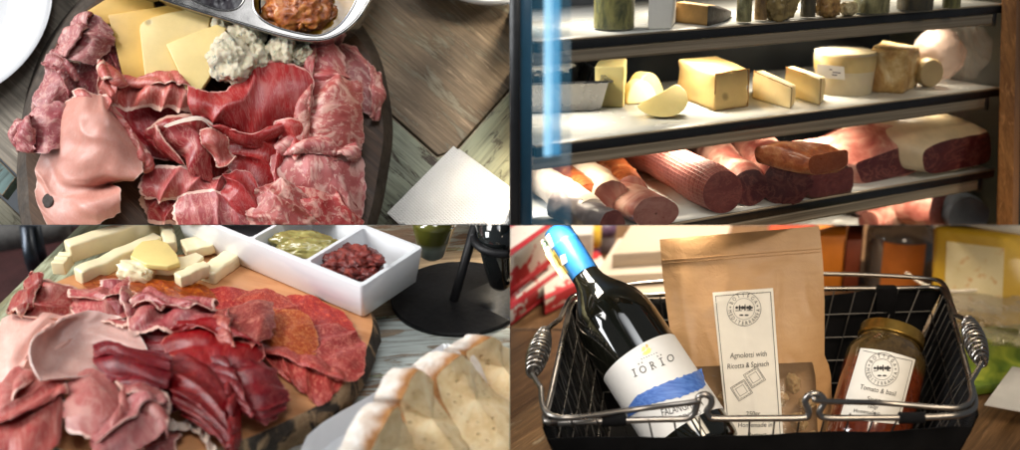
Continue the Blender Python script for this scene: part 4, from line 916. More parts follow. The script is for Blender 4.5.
def bail(pts, grip, dh=5):
    r1 = [P4.P(*p, HR+dh) if len(p) == 2 else ff(p[0], p[1], -.003) for p in pts[0]]; r2 = [P4.P(*p, HR+dh) for p in pts[1]]
    g = G(); g.tube(smooth_path(r1, 6), .0026, 10); g.tube(smooth_path(r2, 6), .0026, 10)
    a, b = P4.P(*grip[0], HR+dh+6), P4.P(*grip[1], HR+dh+6)
    g.tube([r1[-1], a], .0026, 8); g.tube([b, r2[0]], .0026, 8); g.tube([a, b], .002, 8)
    o = g.build('handle', P4, steel4, rk, weld=False)
    ax = (b-a).normalized(); u = ax.orthogonal().normalized(); w_ = ax.cross(u); L = (b-a).length; turns = 13; path = []
    for k in range(turns*18+1):
        f = k/(turns*18); rad_ = .0042+.0058*math.sin(math.pi*min(1, max(0, f)))**.8; t = f*turns*2*math.pi
        path.append(a+ax*L*f+(u*math.cos(t)+w_*math.sin(t))*rad_)
    g = G(); g.tube(path, .0014, 8); g.build('coil_grip', P4, steel4, o, weld=False)
bail(([(697,399,1),(694,402,1),(640,409),(575,417.5),(553,416),(543,407),(541,388)], [(560,319),(566,306),(574,296),(600,289),(661,281.5),(760,278),(800,276)]), [(532,374),(545,331)])
bail(([(815,397,1),(820,401,1),(880,403),(940,407.5),(962,407),(972,398),(970,383)], [(955,315),(951,302),(944,285),(930,279),(880,275.5),(826,274),(780,275)]), [(982,363),(968,320)])
for cxs in ((602,626,421.5,420.2), (899,924,418,417.8)):
    g = G(); g.tube([ff(cxs[0], cxs[2]), ff((cxs[0]+cxs[1])/2, (cxs[2]+cxs[3])/2), ff(cxs[1], cxs[3])], .0052, 14); g.build('strap', P4, black4, rk)
g = G(); q = [P4.P(876,286,HR+4), P4.P(897,286,HR+4)]; g.hexa([q[0]-Vector((0,.007,.045)), q[1]-Vector((0,.007,.045)), q[1]+Vector((0,.006,-.045)), q[0]+Vector((0,.006,-.045))], [q[0]-Vector((0,.008,0)), q[1]-Vector((0,.008,0)), q[1]+Vector((0,.006,0)), q[0]+Vector((0,.006,0))]); g.build('strap', P4, black4, rk, bevel=.003)

# wine bottle leaning out of the basket
tb, bb = P4.D(556.5,230.5,1.485), P4.D(704,458,1.37)
ax = (tb-bb).normalized(); LB = (tb-bb).length; toc = (P4.o-bb); toc = (toc-ax*toc.dot(ax)).normalized(); S = LB/.292
rbt = root(P4, 'wine_bottle', bb, 'dark wine bottle with blue capsule and white label leaning in the basket', 'bottle')
gl = Mt('dark_bottle_glass'); gl.P(base=(.006,.006,.004), rough=.05, spec=.55, coat=.6, coatr=.03, normal=gl.bump(gl.noise(gl.obj, 25, 2), .04, .001)); gl = gl.m
prof = [(.0001,.006),(.028,.004),(.038,0),(.0415,.003),(.0430,.010),(.0430,.158),(.0420,.171),(.0380,.186),(.0305,.199),(.0220,.211),(.0170,.221),(.0150,.231),(.0145,.245),(.0145,.285),(.012,.29)]
g = G(); g.lathe([(r*S, z*S) for r, z in prof], bb, ax, 64, x=toc, cap=(False,True)); g.build('glass_body', P4, gl, rbt, angle=60)
capm = plain('blue_foil', (.018,.125,.37), .32, .06, 60, .12, coat=.3); 
g = G(); g.lathe([(r*S, z*S) for r, z in [(.0149,.231),(.0156,.2312),(.0157,.271),(.0163,.272),(.0163,.2745),(.0157,.2755),(.0157,.2895),(.0145,.2925),(.008,.2925),(.0001,.2925)]], bb, ax, 48, x=toc, cap=(False,False)); cap_o = g.build('foil_capsule', P4, capm, rbt, angle=35)
yel = plain('yellow_paper_seal', (.66,.52,.14), .6, .15, 120, .1); wht = plain('white_paper', (.80,.78,.74), .6, .04, 60, .08); grn = plain('green_print', (.05,.20,.08), .6, .3, 200, .0)
R_ = .0157*S
def cyl_strip(g, quad, r, nx=8, ny=12, mi=0, th=.0004):
    """a label patch on the bottle from four picture corners"""
    rows = []
    for j in range(ny+1):
        row = []
        for i in range(nx+1):
            u, v = i/nx, j/ny; x = (quad[0][0]*(1-u)+quad[1][0]*u)*(1-v)+(quad[3][0]*(1-u)+quad[2][0]*u)*v; y = (quad[0][1]*(1-u)+quad[1][1]*u)*(1-v)+(quad[3][1]*(1-u)+quad[2][1]*u)*v
            row.append(hit(P4, x, y, bb, ax, r))
        rows.append(row)
    g.grid(rows, mi)
g = G(); cyl_strip(g, [(545,254.5),(552,247),(568,272),(561.5,279)], R_+.0005, mi=0); cyl_strip(g, [(540.5,241),(549,233),(554,246),(546,254)], R_+.0006, mi=1)
for k in range(10):
    t = k*.7; cyl_strip(g, [(544+2*math.cos(t)-.7, 244+2.6*math.sin(t)-.7),(546+2*math.cos(t)-.7,243.4+2.6*math.sin(t)),(546+2*math.cos(t),245+2.6*math.sin(t)),(544+2*math.cos(t),245+2.6*math.sin(t))], R_+.0009, 1, 1, 2)
cyl_strip(g, [(560,256),(565,254),(567,262),(562,266)], R_+.0009, 3, 3, 1); cyl_strip(g, [(551,256),(556,254),(561,266),(557,269)], R_+.0009, 3, 3, 3)
olv = plain('olive_print', (.40,.30,.06), .6, .3, 200, .0)
g.build('paper_seal', P4, [yel, wht, grn, olv], cap_o, closed=False, weld=False)
RB = .0430*S
# main label, wrapped round the body
g = G(); f_ = toc; s_ = ax.cross(f_)
mid_t = hit(P4, 630, 351, bb, ax, RB); mid_b = hit(P4, 681, 426, bb, ax, RB); z0, z1 = (mid_b-bb).dot(ax), (mid_t-bb).dot(ax)
rows = []
for j in range(13):
    z = z0+(z1-z0)*j/12; rows.append([bb+ax*z+(f_*math.cos(t)+s_*math.sin(t))*(RB+.0004) for t in np.linspace(-1.62, 1.62, 60)])
g.grid(rows); lab = g.build('front_label', P4, plain('label_paper', (.80,.78,.75), .55, .03, 80, .06), rbt, closed=False, angle=80)
ink = plain('dark_grey_ink', (.035,.033,.035), .6, .1, 100, .0); gold = plain('gold_foil', (.55,.33,.08), .3, .2, 200, .1, metal=.7)
blu = Mt('blue_brush_paint'); n = blu.noise(blu.map(blu.obj, rot=(.4,.6,.5), scale=(40,400,400)), 1, 4); blu.P(base=blu.ramp(n, [(.3,(.035,.11,.42)),(.7,(.12,.25,.62))]), rough=.5); blu = blu.m
lf = lambda x, y: hit(P4, x, y, bb, ax, RB+.0008)
g = G(); rot = math.atan2(16, 39)            # baseline climbs to the right (picture y runs down)
def lblfn(ox, oy, rot):
    c, s = math.cos(rot), math.sin(rot)
    return lambda x, y: lf(ox + x*c - y*s, oy - (x*s + y*c))
# IORIO in spaced serif capitals with dots over the second and fourth letter
for k, ch in enumerate('IORIO'):
    off = (-19.5,-10.5,.3,10,19.5)[k]; fn = lblfn(652.5,365.5, rot)
    put_text(g, ch, 11.2 if ch != 'O' else 10.6, fn, (off, -3.6), sx=.86 if ch != 'O' else .9)
    if ch in 'IR':
        for yb in (-3.7, 3.6):
            w_ = 1.9 if ch == 'I' else 1.2; xo = off-(1.3 if ch == 'R' else 0)
            V = [fn(xo+a, yb+b) for a, b in ((-w_,-.35),(w_,-.35),(w_,.35),(-w_,.35))]; g.add(V, [(0,1,2,3)])
    if k in (1, 3):
        for dx in (-1.8, 1.8): g.add([fn(off+dx+a, 6.6+b) for a, b in ((-.6,-.6),(.6,-.6),(.6,.6),(-.6,.6))], [(0,1,2,3)])
for k in range(7): fn = lblfn(649,356, rot); g.add([fn(-8+k*2.7+a, b) for a, b in ((-.5,-.5),(.4,-.5),(.4,.5),(-.5,.5))], [(0,1,2,3)])
r2_ = math.atan2(8, 30)
g.build('lettering', P4, ink, lab, closed=False, weld=False, recalc=False)
for tx, sz, xy in (('FALANGHINA', 10.5, (662,416.5)), ('BENEVENTANO', 6.5, (672,422))):
    g = G(); put_text(g, tx, sz, lblfn(*xy, r2_), (0,0), sx=.66, align='LEFT'); g.build('lettering', P4, ink, lab, closed=False, weld=False, recalc=False)
g = G(); fn = lblfn(646,350, rot)
for pts in ([(-5,-3),(-2,-4.5),(3,-4),(5,-1.5),(4,1.5),(1.5,.4),(0,-1),(-3,-1)], [(-4.5,.5),(-1.5,0),(.2,1.8),(-.6,4.4),(-3,3.6)], [(1,1.8),(3.2,2.2),(3.6,4.6),(1.8,5.4)]):
    V = [fn(*p) for p in pts]; g.add(V, [tuple(range(len(V)))])
g.build('gold_emblem', P4, gold, lab, closed=False, weld=False, recalc=False)
top_e = [(627,411),(631,403),(640,394),(655,387),(672,380),(686,375),(696,371),(702,368)]; bot_e = [(628,418),(637,412),(650,405),(664,401),(680,397),(692,393),(700,389),(706,386)]
ta, ba = smooth_path([Vector((x,y,0)) for x,y in top_e], 6), smooth_path([Vector((x,y,0)) for x,y in bot_e], 6)
g = G(); rows = []
for a, b in zip(ta, ba):
    row = []
    for q in np.linspace(0, 1, 12):
        p = a.lerp(b, q); e = abs(q-.5)*2
        row.append(lf(p.x+1.6*e*mnoise.noise(Vector((p.x*.35, q*5, 3))), p.y+2.2*e*mnoise.noise(Vector((p.x*.28, q*3, 1)))))
    rows.append(row)
g.grid(rows); g.build('brush_stroke', P4, blu, lab, closed=False)

# kraft pouch
kraft = Mt('kraft_paper'); n = kraft.noise(kraft.map(kraft.obj, scale=(30,30,160)), 1, 5, .6); n2 = kraft.noise(kraft.obj, 16, 3)
kraft.P(base=kraft.mix(.4, kraft.ramp(n2, [(.3,(.45,.245,.10)),(.7,(.53,.31,.14))]), kraft.ramp(n, [(.3,(.42,.225,.09)),(.7,(.56,.33,.15))])), rough=.5, coat=.15, coatr=.35, normal=kraft.bump(kraft.math('ADD', n2, kraft.math('MULTIPLY', n, .2)), .35, .004, kraft.bump(kraft.noise(kraft.obj, 45, 4, .6, 1.5), .35, .003))); kraft = kraft.m
rpo = root(P4, 'kraft_pouch', P4.D(757,450,1.43), 'brown kraft paper stand-up pouch with a white label and a clear window of pasta', 'pouch')
Lx = [(236,659.5),(244,660),(262,661.5),(275,662.5),(310,667),(345,672),(372,675),(400,678),(440,682),(475,684)]
Rx = [(223,818.5),(231,820),(262,823),(300,824.5),(356,824.5),(364,828.5),(376,831),(400,832),(440,833),(475,833)]
def interp(tab, y):
    for (a, b), (c, d) in zip(tab, tab[1:]):
        if y <= c: return b+(d-b)*(y-a)/(c-a)
    return tab[-1][1]
def pouch_px(s, v):         # s -1..1 across, v 0..1 down
    yl, yr = 239.5+(470-239.5)*v, 226+(470-226)*v
    xl, xr = interp(Lx, yl), interp(Rx, yr); f = (s+1)/2
    return xl+(xr-xl)*f, yl+(yr-yl)*f
def pouch_t(s, v, side=1):
    bulge = .026*min(1, max(0, (v-.12)/.5))**1.2*(1-abs(s)**2.4)
    wr_ = (.0030*mnoise.noise(Vector((s*2.1, v*3.3, 2)))+.0022*max(0, 1-2.5*abs(mnoise.noise(Vector((s*2.6+4, v*3.4, 5)))))**2)*(1-abs(s)**4)*min(1, v*4)
    dent = .004*math.exp(-((s+.72+.25*v)/.10)**2)*math.exp(-((v-.27)/.16)**2)
    base = 1.512-.085*v
    return base-bulge-wr_-dent if side == 1 else base+bulge*.7+.001
NS, NV = 61, 73
def pp(i, j, side=1, d=0):
    s, v = -1+2*i/(NS-1), j/(NV-1); x, y = pouch_px(s, v); return P4.D(x, y, pouch_t(s, v, side)+d)
def in_win(i, j):
    s, v = -1+2*(i+.5)/(NS-1), (j+.5)/(NV-1); return v > .555 and -.9 < s < .80 and v < .97
V = [pp(i, j) for j in range(NV) for i in range(NS)]
Fk = []; Fw = []
for j in range(NV-1):
    for i in range(NS-1): (Fw if in_win(i, j) else Fk).append((j*NS+i, j*NS+i+1, (j+1)*NS+i+1, (j+1)*NS+i))
g = G(); g.add(V, Fk); g.grid([[pp(i, j, -1) for i in range(NS)] for j in range(NV)])
ob = g.build('paper_body', P4, kraft, rpo, angle=60, closed=False)
film = Mt('clear_film'); film.P(base=(.34,.22,.12), rough=.14, alpha=.30, spec=.7, normal=film.bump(film.noise(film.obj, 60, 3), .5, .004)); film = film.m
g = G(); g.add(V, Fw); g.build('clear_window', P4, film, rpo, angle=60, closed=False)
g = G()
for vv in (.092, .105): g.tube([P4.D(*pouch_px(s, vv), pouch_t(s, vv)-.0002) for s in np.linspace(-.985, .985, 40)], .0007, 6)
g.build('zip_seam', P4, kraft, rpo)
# pasta inside
pasta = Mt('egg_pasta'); n = pasta.noise(pasta.obj, 70, 5, .6); pasta.P(base=pasta.ramp(n, [(.3,(.50,.31,.13)),(.7,(.70,.52,.28))]), rough=.6, sss=.1, ssss=.004, normal=pasta.bump(n, .5, .003)); pasta = pasta.m
for k, (s, v) in enumerate([(-.78,.64),(-.62,.75),(-.82,.84),(-.35,.70),(.0,.72),(.3,.70),(.50,.64),(.68,.72),(.55,.80),(.70,.88),(.40,.90)]):
    x, y = pouch_px(s, v); g = G(); g.blob(P4.D(x, y, pouch_t(s, v)+.0125), .0105, .0062, .0085, .28, 1.8, k+50, 4, rot=Matrix.Rotation(k*1.3, 3, 'Y') @ Matrix.Rotation(k*.7, 3, 'X'), sq=.4)
    g.build('pasta_piece', P4, pasta, None, 'cream coloured filled pasta pieces crowded behind the clear window of the kraft pouch', 'pasta', 'filled pasta in the kraft pouch', angle=60)
def pouch_at(x, y, d=0):
    v = (y-233)/237
    for _ in range(6):
        a = pouch_px(-1, v); b = pouch_px(1, v); s = -1+2*(x-a[0])/(b[0]-a[0]); ys = pouch_px(s, v)[1]; v += (y-ys)/237
    return P4.D(x, y, pouch_t(s, v)-d)
lq = [(712.5,292.5),(773,288),(784,446),(728.5,446)]
def lmap(u, v): return ((lq[0][0]*(1-u)+lq[1][0]*u)*(1-v)+(lq[3][0]*(1-u)+lq[2][0]*u)*v, (lq[0][1]*(1-u)+lq[1][1]*u)*(1-v)+(lq[3][1]*(1-u)+lq[2][1]*u)*v)
g = G(); g.grid([[pouch_at(*lmap(i/16, j/30), .0012) for i in range(17)] for j in range(31)]); ed = [pouch_at(*lmap(i/16, 0), .0012) for i in range(17)]
lb = g.build('paper_label', P4, plain('cream_label_paper', (.80,.75,.66), .6, .03, 80, .08), rpo, closed=False, angle=80)
ink2 = plain('black_pen_ink', (.028,.024,.022), .65, .1, 100, .0)
def emblem(g, fn, cx_, cy_, r, rot0):
    """round shop mark: ring, lettering round it, a small still life in the middle"""
    def ring(r0, w, n=56): 
        o = [(r0*math.cos(t), r0*math.sin(t)) for t in np.linspace(0, 2*math.pi, n, False)]; i_ = [(x*(r0-w)/r0, y*(r0-w)/r0) for x, y in o]
        V = [fn(cx_+x, cy_+y) for x, y in o+i_]; g.add(V, [(k, (k+1) % n, n+(k+1) % n, n+k) for k in range(n)])
    ring(r, .45); ring(r*.63, .35)
    def arc(txt, a0, a1, flip):
        for k, ch in enumerate(txt):
            a = a0+(a1-a0)*k/(len(txt)-1)+rot0; rr = r*.70 if not flip else r*.93
            x, y = rr*math.cos(a), -rr*math.sin(a); ro = a-math.pi/2 if not flip else a+math.pi/2
            c, s = math.cos(ro), math.sin(ro)
            put_text(g, ch, r*.31, lambda X, Y: fn(cx_+x+X*c-Y*s, cy_+y-(X*s+Y*c)), (0, 0), sx=.8)
    arc('BOTTEGA', R(152), R(28), False); arc('MEDITERRANEA', R(188), R(352), True)
    for a in (R(170), R(10)):
        g.add([fn(cx_+r*.8*math.cos(a+rot0)+q*math.cos(b)*r*.07, cy_-r*.8*math.sin(a+rot0)+q*math.sin(b)*r*.07) for b, q in zip(np.linspace(0, 6.28, 10, False), [1,.45]*5)], [tuple(range(10))])
    for k, (x, w, hgt) in enumerate([(-.42,.09,.10),(-.25,.06,.20),(-.08,.11,.13),(.06,.05,.26),(.20,.08,.12),(.34,.10,.18),(.47,.05,.08)]):
        g.add([fn(cx_+r*(x+w*math.cos(t)), cy_-r*(.02+hgt*math.sin(t)*.8+.06)) for t in np.linspace(0, 6.28, 9, False)], [tuple(range(9))])
    for k in (-1, 1): g.add([fn(cx_+r*(k*.15+.13*math.cos(t)), cy_+r*(.36+.05*math.sin(t))) for t in np.linspace(0, 6.28, 9, False)], [tuple(range(9))])
    g.add([fn(cx_+r*a, cy_+r*b) for a, b in ((-.5,.08),(.5,.06),(.5,.10),(-.5,.12))], [(0,1,2,3)])
def pf(x, y): return pouch_at(x, y, .0019)
g = G()
def line(g, fn, a, b, w=.5):
    d = Vector((b[0]-a[0], b[1]-a[1], 0)); n_ = Vector((-d.y, d.x, 0)).normalized()*w/2; k = 14; rows = []
    for i in range(k+1):
        p = Vector((*a, 0))+d*(i/k); rows.append([fn(p.x+n_.x, p.y+n_.y), fn(p.x-n_.x, p.y-n_.y)])
    g.grid(rows)
line(g, pf, (715.5,296), (770.5,292), .55); line(g, pf, (770.5,292), (781,446), .6); line(g, pf, (715.5,296), (730.5,446), .6)
emblem(g, pf, 744, 309, 17.2, .05)
def pt(txt, size, x, y, rot, sx=1, jit=.5): put_text(g, txt, size, lambda X, Y: pf(x+X*math.cos(rot)-Y*math.sin(rot), y-(X*math.sin(rot)+Y*math.cos(rot))), (0,0), slant=.12, jit=jit, sx=sx)
pt('Agnolotti with', 7.4, 748.5, 357.2, .06, .86); pt('Ricotta & Spinach', 7.4, 748, 367.5, .07, .80)
pt('250gr', 6.6, 753, 416, .04, .95); pt('Homemade in', 6.4, 755, 427, .03, .95); pt('Pattaya', 7, 757, 437, .03, .95)
for cx_, cy_ in ((741.5,390.5), (754.5,377.5)):
    for r_, w_ in ((11.5,.4),(9.8,.3),(6.2,.35)):
        q = [(cx_+r_*math.cos(a), cy_+r_*math.sin(a)*.97) for a in np.arange(4)*math.pi/2+.22]
        for k in range(4): line(g, pf, q[k], q[(k+1) % 4], w_)
    for k in range(16):
        a = k*.4; line(g, pf, (cx_+8.4*math.cos(a)*.85, cy_+8.4*math.sin(a)*.85), (cx_+9.3*math.cos(a)*.85, cy_+9.3*math.sin(a)*.85), .4)
g.build('handwriting', P4, ink2, lb, closed=False, weld=False, recalc=False)

# jar of sauce
jt, jb = P4.D(893,331,1.455), P4.D(862.5,455,1.405)
ja = (jt-jb).normalized(); LJ = (jt-jb).length; jf = P4.o-jb; jf = (jf-ja*jf.dot(ja)).normalized(); RJ = .0405
rj = root(P4, 'sauce_jar', jb, 'glass jar of red sauce with a golden lid and white label in the basket', 'jar')
gs = Mt('sauce_glass'); sp = gs.new('SeparateXYZ'); 
vd = gs.new('VectorMath'); vd.operation = 'DOT_PRODUCT'; gs.L(gs.obj, vd.inputs[0]); vd.inputs[1].default_value = ja
lv = gs.math('ADD', vd.outputs['Value'], gs.math('MULTIPLY', gs.noise(gs.obj, 60, 3), .006)); n = gs.noise(gs.obj, 120, 5, .65)
gs.P(base=gs.mix(gs.ramp(lv, [(LJ*.66,0),(LJ*.72,1)]), gs.ramp(n, [(.3,(.075,.012,.005)),(.7,(.17,.035,.010))]), gs.ramp(n, [(.4,(.05,.03,.010)),(.7,(.10,.062,.020))])), rough=.09, spec=.6, coat=.6, coatr=.04, normal=gs.bump(gs.noise(gs.obj, 26, 2), .06, .001)); gs = gs.m
g = G(); g.lathe([(.0001,0),(.032,0),(.0385,.004),(RJ,.012),(RJ,LJ-.034),(.0385,LJ-.026),(.033,LJ-.019),(.0305,LJ-.013),(.0305,LJ-.004)], jb, ja, 56, x=jf, cap=(False,True)); g.build('glass_body', P4, gs, rj, angle=60)
gld = Mt('gold_lid'); n = gld.noise(gld.obj, 80, 4); gld.P(base=gld.ramp(n, [(.3,(.40,.22,.04)),(.7,(.56,.34,.08))]), metal=.9, rough=.3, normal=gld.bump(n, .05, .001)); gld = gld.m
g = G(); RL = .0325; prof = [(RL*.98,LJ-.0135),(RL*1.03,LJ-.0125),(RL*1.03,LJ-.011),(RL,LJ-.0095),(RL,LJ-.002),(RL*.965,LJ),(RL*.92,LJ+.0002),(RL*.88,LJ-.001),(.0001,LJ-.001)]
g.lathe(prof, jb, ja, 72, x=jf, cap=(False,False)); g.build('screw_lid', P4, gld, rj, angle=45)
jq = [(860.5,348),(915.5,359.5),(899,424.5),(839.5,418.5)]
def jfn(x, y, d=0): return hit(P4, x, y, jb, ja, RJ+.0005+d)
g = G(); rows = []
for j in range(17):
    row = []
    for i in range(17):
        u, v = i/16, j/16; cut = 0
        x = (jq[0][0]*(1-u)+jq[1][0]*u)*(1-v)+(jq[3][0]*(1-u)+jq[2][0]*u)*v; y = (jq[0][1]*(1-u)+jq[1][1]*u)*(1-v)+(jq[3][1]*(1-u)+jq[2][1]*u)*v
        row.append(jfn(x, y-2.2*math.sin(u*math.pi)*(1-v)))
    rows.append(row)
g.grid(rows); jl = g.build('paper_label', P4, plain('jar_label_paper', (.78,.74,.67), .6, .03, 80, .08), rj, closed=False, angle=80)
g = G(); jfi = lambda x, y: jfn(x, y, .0005)
emblem(g, jfi, 882, 369.5, 17, -.14)
def jt_(txt, size, x, y, rot, sx=1): put_text(g, txt, size, lambda X, Y: jfi(x+X*math.cos(rot)-Y*math.sin(rot), y-(X*math.sin(rot)+Y*math.cos(rot))), (0,0), slant=.1, jit=.5, sx=sx)
jt_('Tomato & basil', 7, 877.5, 392.5, -.2, .86); jt_('Sauce', 6.4, 873.5, 401.5, -.14, .95); jt_('160gr', 5.2, 872.5, 408.5, -.12, .95); jt_('Homemade in', 5.2, 866.5, 413.5, -.1, .9)
line(g, jfi, (863,350.5), (912.5,361), .45); line(g, jfi, (912.5,361), (897,422), .45)
g.build('handwriting', P4, ink2, jl, closed=False, weld=False, recalc=False)

# ---------------- what lies behind the basket
def slab4(name, label, cat, mat, quad, h, th, group=None, bevel=.002, extra=None):
    top = [P4.P(x, y, h) for x, y in quad]
    if extra is None:
        g = G(); g.hexa([p-Vector((0,0,th/1000)) for p in top], top); return g.build(name, P4, mat, None, label, cat, group, bevel=bevel)
    r = root(P4, name, sum(top, Vector())/4-Vector((0,0,th/1000)), label, cat, group)
    g = G(); g.hexa([p-Vector((0,0,th/1000)) for p in top], top); g.build('carton', P4, mat, r, bevel=bevel); extra(r, top, th/1000); return r
wred = Mt('red_white_print'); n = wred.noise(wred.map(wred.obj, rot=(0,0,.7), scale=(30,12,30)), 1, 3, .6); wred.P(base=wred.mix(wred.ramp(n, [(.54,0),(.57,1)]), wred.ramp(wred.noise(wred.obj, 12, 2), [(.3,(.62,.56,.50)),(.7,(.74,.68,.62))]), (.46,.030,.035)), rough=.45, coat=.2); wred = wred.m
redb = plain('red_print', (.42,.018,.028), .45, .12, 60, .05)
def bands(r, top, th):
    a, b, c, d = top
    for q, w in ((0.0,.10),(.46,.07),(.9,.10)):
        g = G(); u0, u1 = q, q+w
        t = [a.lerp(d, u0), b.lerp(c, u0), b.lerp(c, u1), a.lerp(d, u1)]; z = Vector((0,0,.0006)); g.hexa([p-z*.5 for p in t], [p+z for p in t]); g.build('printed_band', P4, redb, r)
    e = (b-a).cross(Vector((0,0,1))).normalized(); 
    if e.y > 0: e = -e
    g = G(); z = Vector((0,0,1)); g.hexa([a-z*th*.98+e*.0008, b-z*th*.98+e*.0008, b-z*th*.80+e*.0008, a-z*th*.80+e*.0008], [a-z*th*.98-e*.001, b-z*th*.98-e*.001, b-z*th*.80-e*.001, a-z*th*.80-e*.001]); g.build('printed_band', P4, redb, r)
slab4('printed_carton', 'tallest red and white carton, its long side slanting towards the blue capsule', 'carton', wred, [(498,266),(551,226),(535,195),(470,215)], 85, 55, 'red and white cartons behind the basket', extra=bands)
slab4('printed_carton', 'flat red and white printed carton lying on the table left of the bottle neck', 'carton', wred, [(500,318),(574,262),(548,240),(478,275)], 24, 22, 'red and white cartons behind the basket', extra=bands)
slab4('printed_carton', 'red and white carton wedged behind the bottle neck under the tan paper', 'carton', wred, [(545,300),(612,270),(590,240),(540,258)], 22, 20, 'red and white cartons behind the basket', extra=bands)
tan = plain('tan_paper', (.50,.40,.30), .75, .06, 14, .2, 90); tan2 = plain('pale_tan_paper', (.56,.46,.36), .75, .06, 14, .2, 90)
TGp = 'tan paper packs stacked behind the pouch'
slab4('paper_pack', 'lowest tan paper pack, reaching furthest left behind the basket wire', 'paper pack', tan, [(575,302),(700,296),(712,252),(606,258)], 22, 22, TGp)
slab4('paper_pack', 'middle tan paper pack with a printed line, above the lowest one', 'paper pack', tan2, [(594,276),(706,270),(716,232),(618,238)], 40, 18, TGp)
slab4('paper_pack', 'topmost tan paper pack between the yellow tin and the kraft pouch', 'paper pack', tan, [(612,254),(725,247),(735,205),(640,210)], 60, 20, TGp)
slab4('white_carton', 'plain white carton standing behind the blue capsule', 'carton', plain('white_card', (.55,.50,.45), .7, .08, 20, .1), [(560,236),(592,234),(596,205),(560,205)], 66, 66)
pur = plain('purple_print', (.10,.055,.11), .4, .2, 60, .05); yl4 = plain('yellow_print', (.60,.38,.04), .4, .2, 60, .05)
def tin(px, py, r, h, body, band, label):
    c = P4.P(px, py, 0); rt = root(P4, 'printed_tin', c, label, 'tin')
    g = G(); g.lathe([(.0001,0),(r,0),(r,h),(r*.94,h+.002),(.0001,h+.002)], c, seg=40, cap=(False,False)); g.build('tin_body', P4, body, rt)
    g = G(); g.lathe([(r+.0004,h*.30),(r+.0008,h*.31),(r+.0008,h*.72),(r+.0004,h*.73)], c, seg=40, cap=(False,False)); g.build('printed_band', P4, band, rt)
tin(588,262,.017,.085,pur,yl4,'small purple tin with a yellow band between white carton and tan paper')
tin(604,250,.016,.08,plain('grey_print', (.18,.15,.16), .4, .2, 60, .05),pur,'small grey tin with a purple band half hidden by the tan paper')
org = plain('orange_print', (.62,.19,.015), .45, .12, 30, .1); dko = plain('rust_print', (.20,.035,.010), .5, .2, 30, .1)
slab4('orange_pack', 'bright orange pack standing right beside the kraft pouch', 'pack', org, [(818,236),(846,236),(850,205),(818,205)], 78, 78)
slab4('rust_pack', 'dark rust brown pack between the orange pack and the glass jar', 'pack', dko, [(847,240),(862,240),(866,210),(850,210)], 74, 74)
slab4('red_pack', 'glossy red-orange pack lying behind the back rail of the basket', 'pack', plain('red_orange_print', (.55,.075,.02), .3, .2, 40, .1, coat=.4), [(770,232),(815,226),(815,190),(770,195)], 74, 74)
rgj = root(P4, 'storage_jar', P4.P(897,292,0), 'clear glass jar with a large orange label standing behind the basket', 'jar')
cgl = Mt('clear_jar_glass'); cgl.P(base=(.20,.17,.14), rough=.08, spec=.7, coat=.6, coatr=.04, alpha=.75, normal=cgl.bump(cgl.noise(cgl.obj, 30, 2), .08, .001)); cgl = cgl.m
cj = P4.P(897,286,0); rr0 = .046
g = G(); g.lathe([(.0001,0),(rr0*.93,0),(rr0,.006),(rr0,.075),(rr0*.9,.088),(rr0*.74,.096),(rr0*.74,.11)], cj, seg=48, cap=(False,False)); g.build('glass_body', P4, cgl, rgj)
g = G(); g.lathe([(.0001,.004),(rr0*.9,.004),(rr0*.9,.06),(.0001,.062)], cj, seg=40, cap=(False,False)); g.build('jar_filling', P4, plain('spice_filling', (.13,.045,.015), .8, .4, 120, .3), rgj)
g = G(); rows = [[cj+Vector((math.sin(t)*(rr0+.0006), -math.cos(t)*(rr0+.0006), z)) for t in np.linspace(-.78, .45, 24)] for z in (.014,.035,.056,.076)]; g.grid(rows); g.build('paper_label', P4, plain('orange_label', (.66,.20,.03), .5, .1, 40, .08), rgj, closed=False)
yp = Mt('yellow_pack_print'); n = yp.noise(yp.obj, 26, 4, .6); yp.P(base=yp.ramp(n, [(.3,(.46,.27,.015)),(.7,(.58,.37,.03))]), rough=.35, coat=.3, normal=yp.bump(n, .3, .003)); yp = yp.m
ryp = root(P4, 'yellow_pack', P4.P(975,320,0), 'yellow food pack with a pale label and white folded top at the right', 'pack')
A_, B_ = P4.P(930,322,0), P4.P(1046,338,0); u_ = (B_-A_); nb = Vector((-u_.y, u_.x, 0)).normalized(); up = Vector((0,.25,1)).normalized()*.118
g = G(); g.hexa([A_, B_, B_+nb*.06, A_+nb*.06], [A_+up+nb*.012, B_+up+nb*.012, B_+up+nb*.035, A_+up+nb*.035]); g.build('carton', P4, yp, ryp, bevel=.006, bseg=3)
def yq(u, v, o): return A_+u_*u+(up+nb*.012)*v-nb*o
pal = Mt('pale_yellow_label'); n = pal.noise(pal.obj, 40, 4); pal.P(base=pal.mix(pal.ramp(pal.noise(pal.obj, 55, 5), [(.56,0),(.64,.7)]), pal.ramp(n, [(.3,(.58,.48,.26)),(.7,(.66,.57,.36))]), (.50,.22,.06)), rough=.5); pal = pal.m
g = G(); g.hexa([yq(.12,.18,-.0005), yq(.62,.18,-.0005), yq(.62,.86,-.0005), yq(.12,.86,-.0005)], [yq(.12,.18,.0012), yq(.62,.18,.0012), yq(.62,.86,.0012), yq(.12,.86,.0012)]); g.build('paper_label', P4, pal, ryp)
g = G(); g.tube(smooth_path([yq(-.02,1.0,-.01), yq(.15,1.09,-.012), yq(.5,1.06,-.012), yq(1.03,1.02,-.01)]), [.009]*25, 10); g.build('folded_top', P4, plain('white_film', (.62,.58,.52), .3, .1, 30, .3, coat=.3), ryp)
wl_ = Mt('clear_wrap'); wl_.P(base=(.40,.34,.27), rough=.2, alpha=.55, spec=.6, normal=wl_.bump(wl_.noise(wl_.obj, 26, 4, .6, 1), .9, .01)); wl_ = wl_.m
g = G(); rows = []
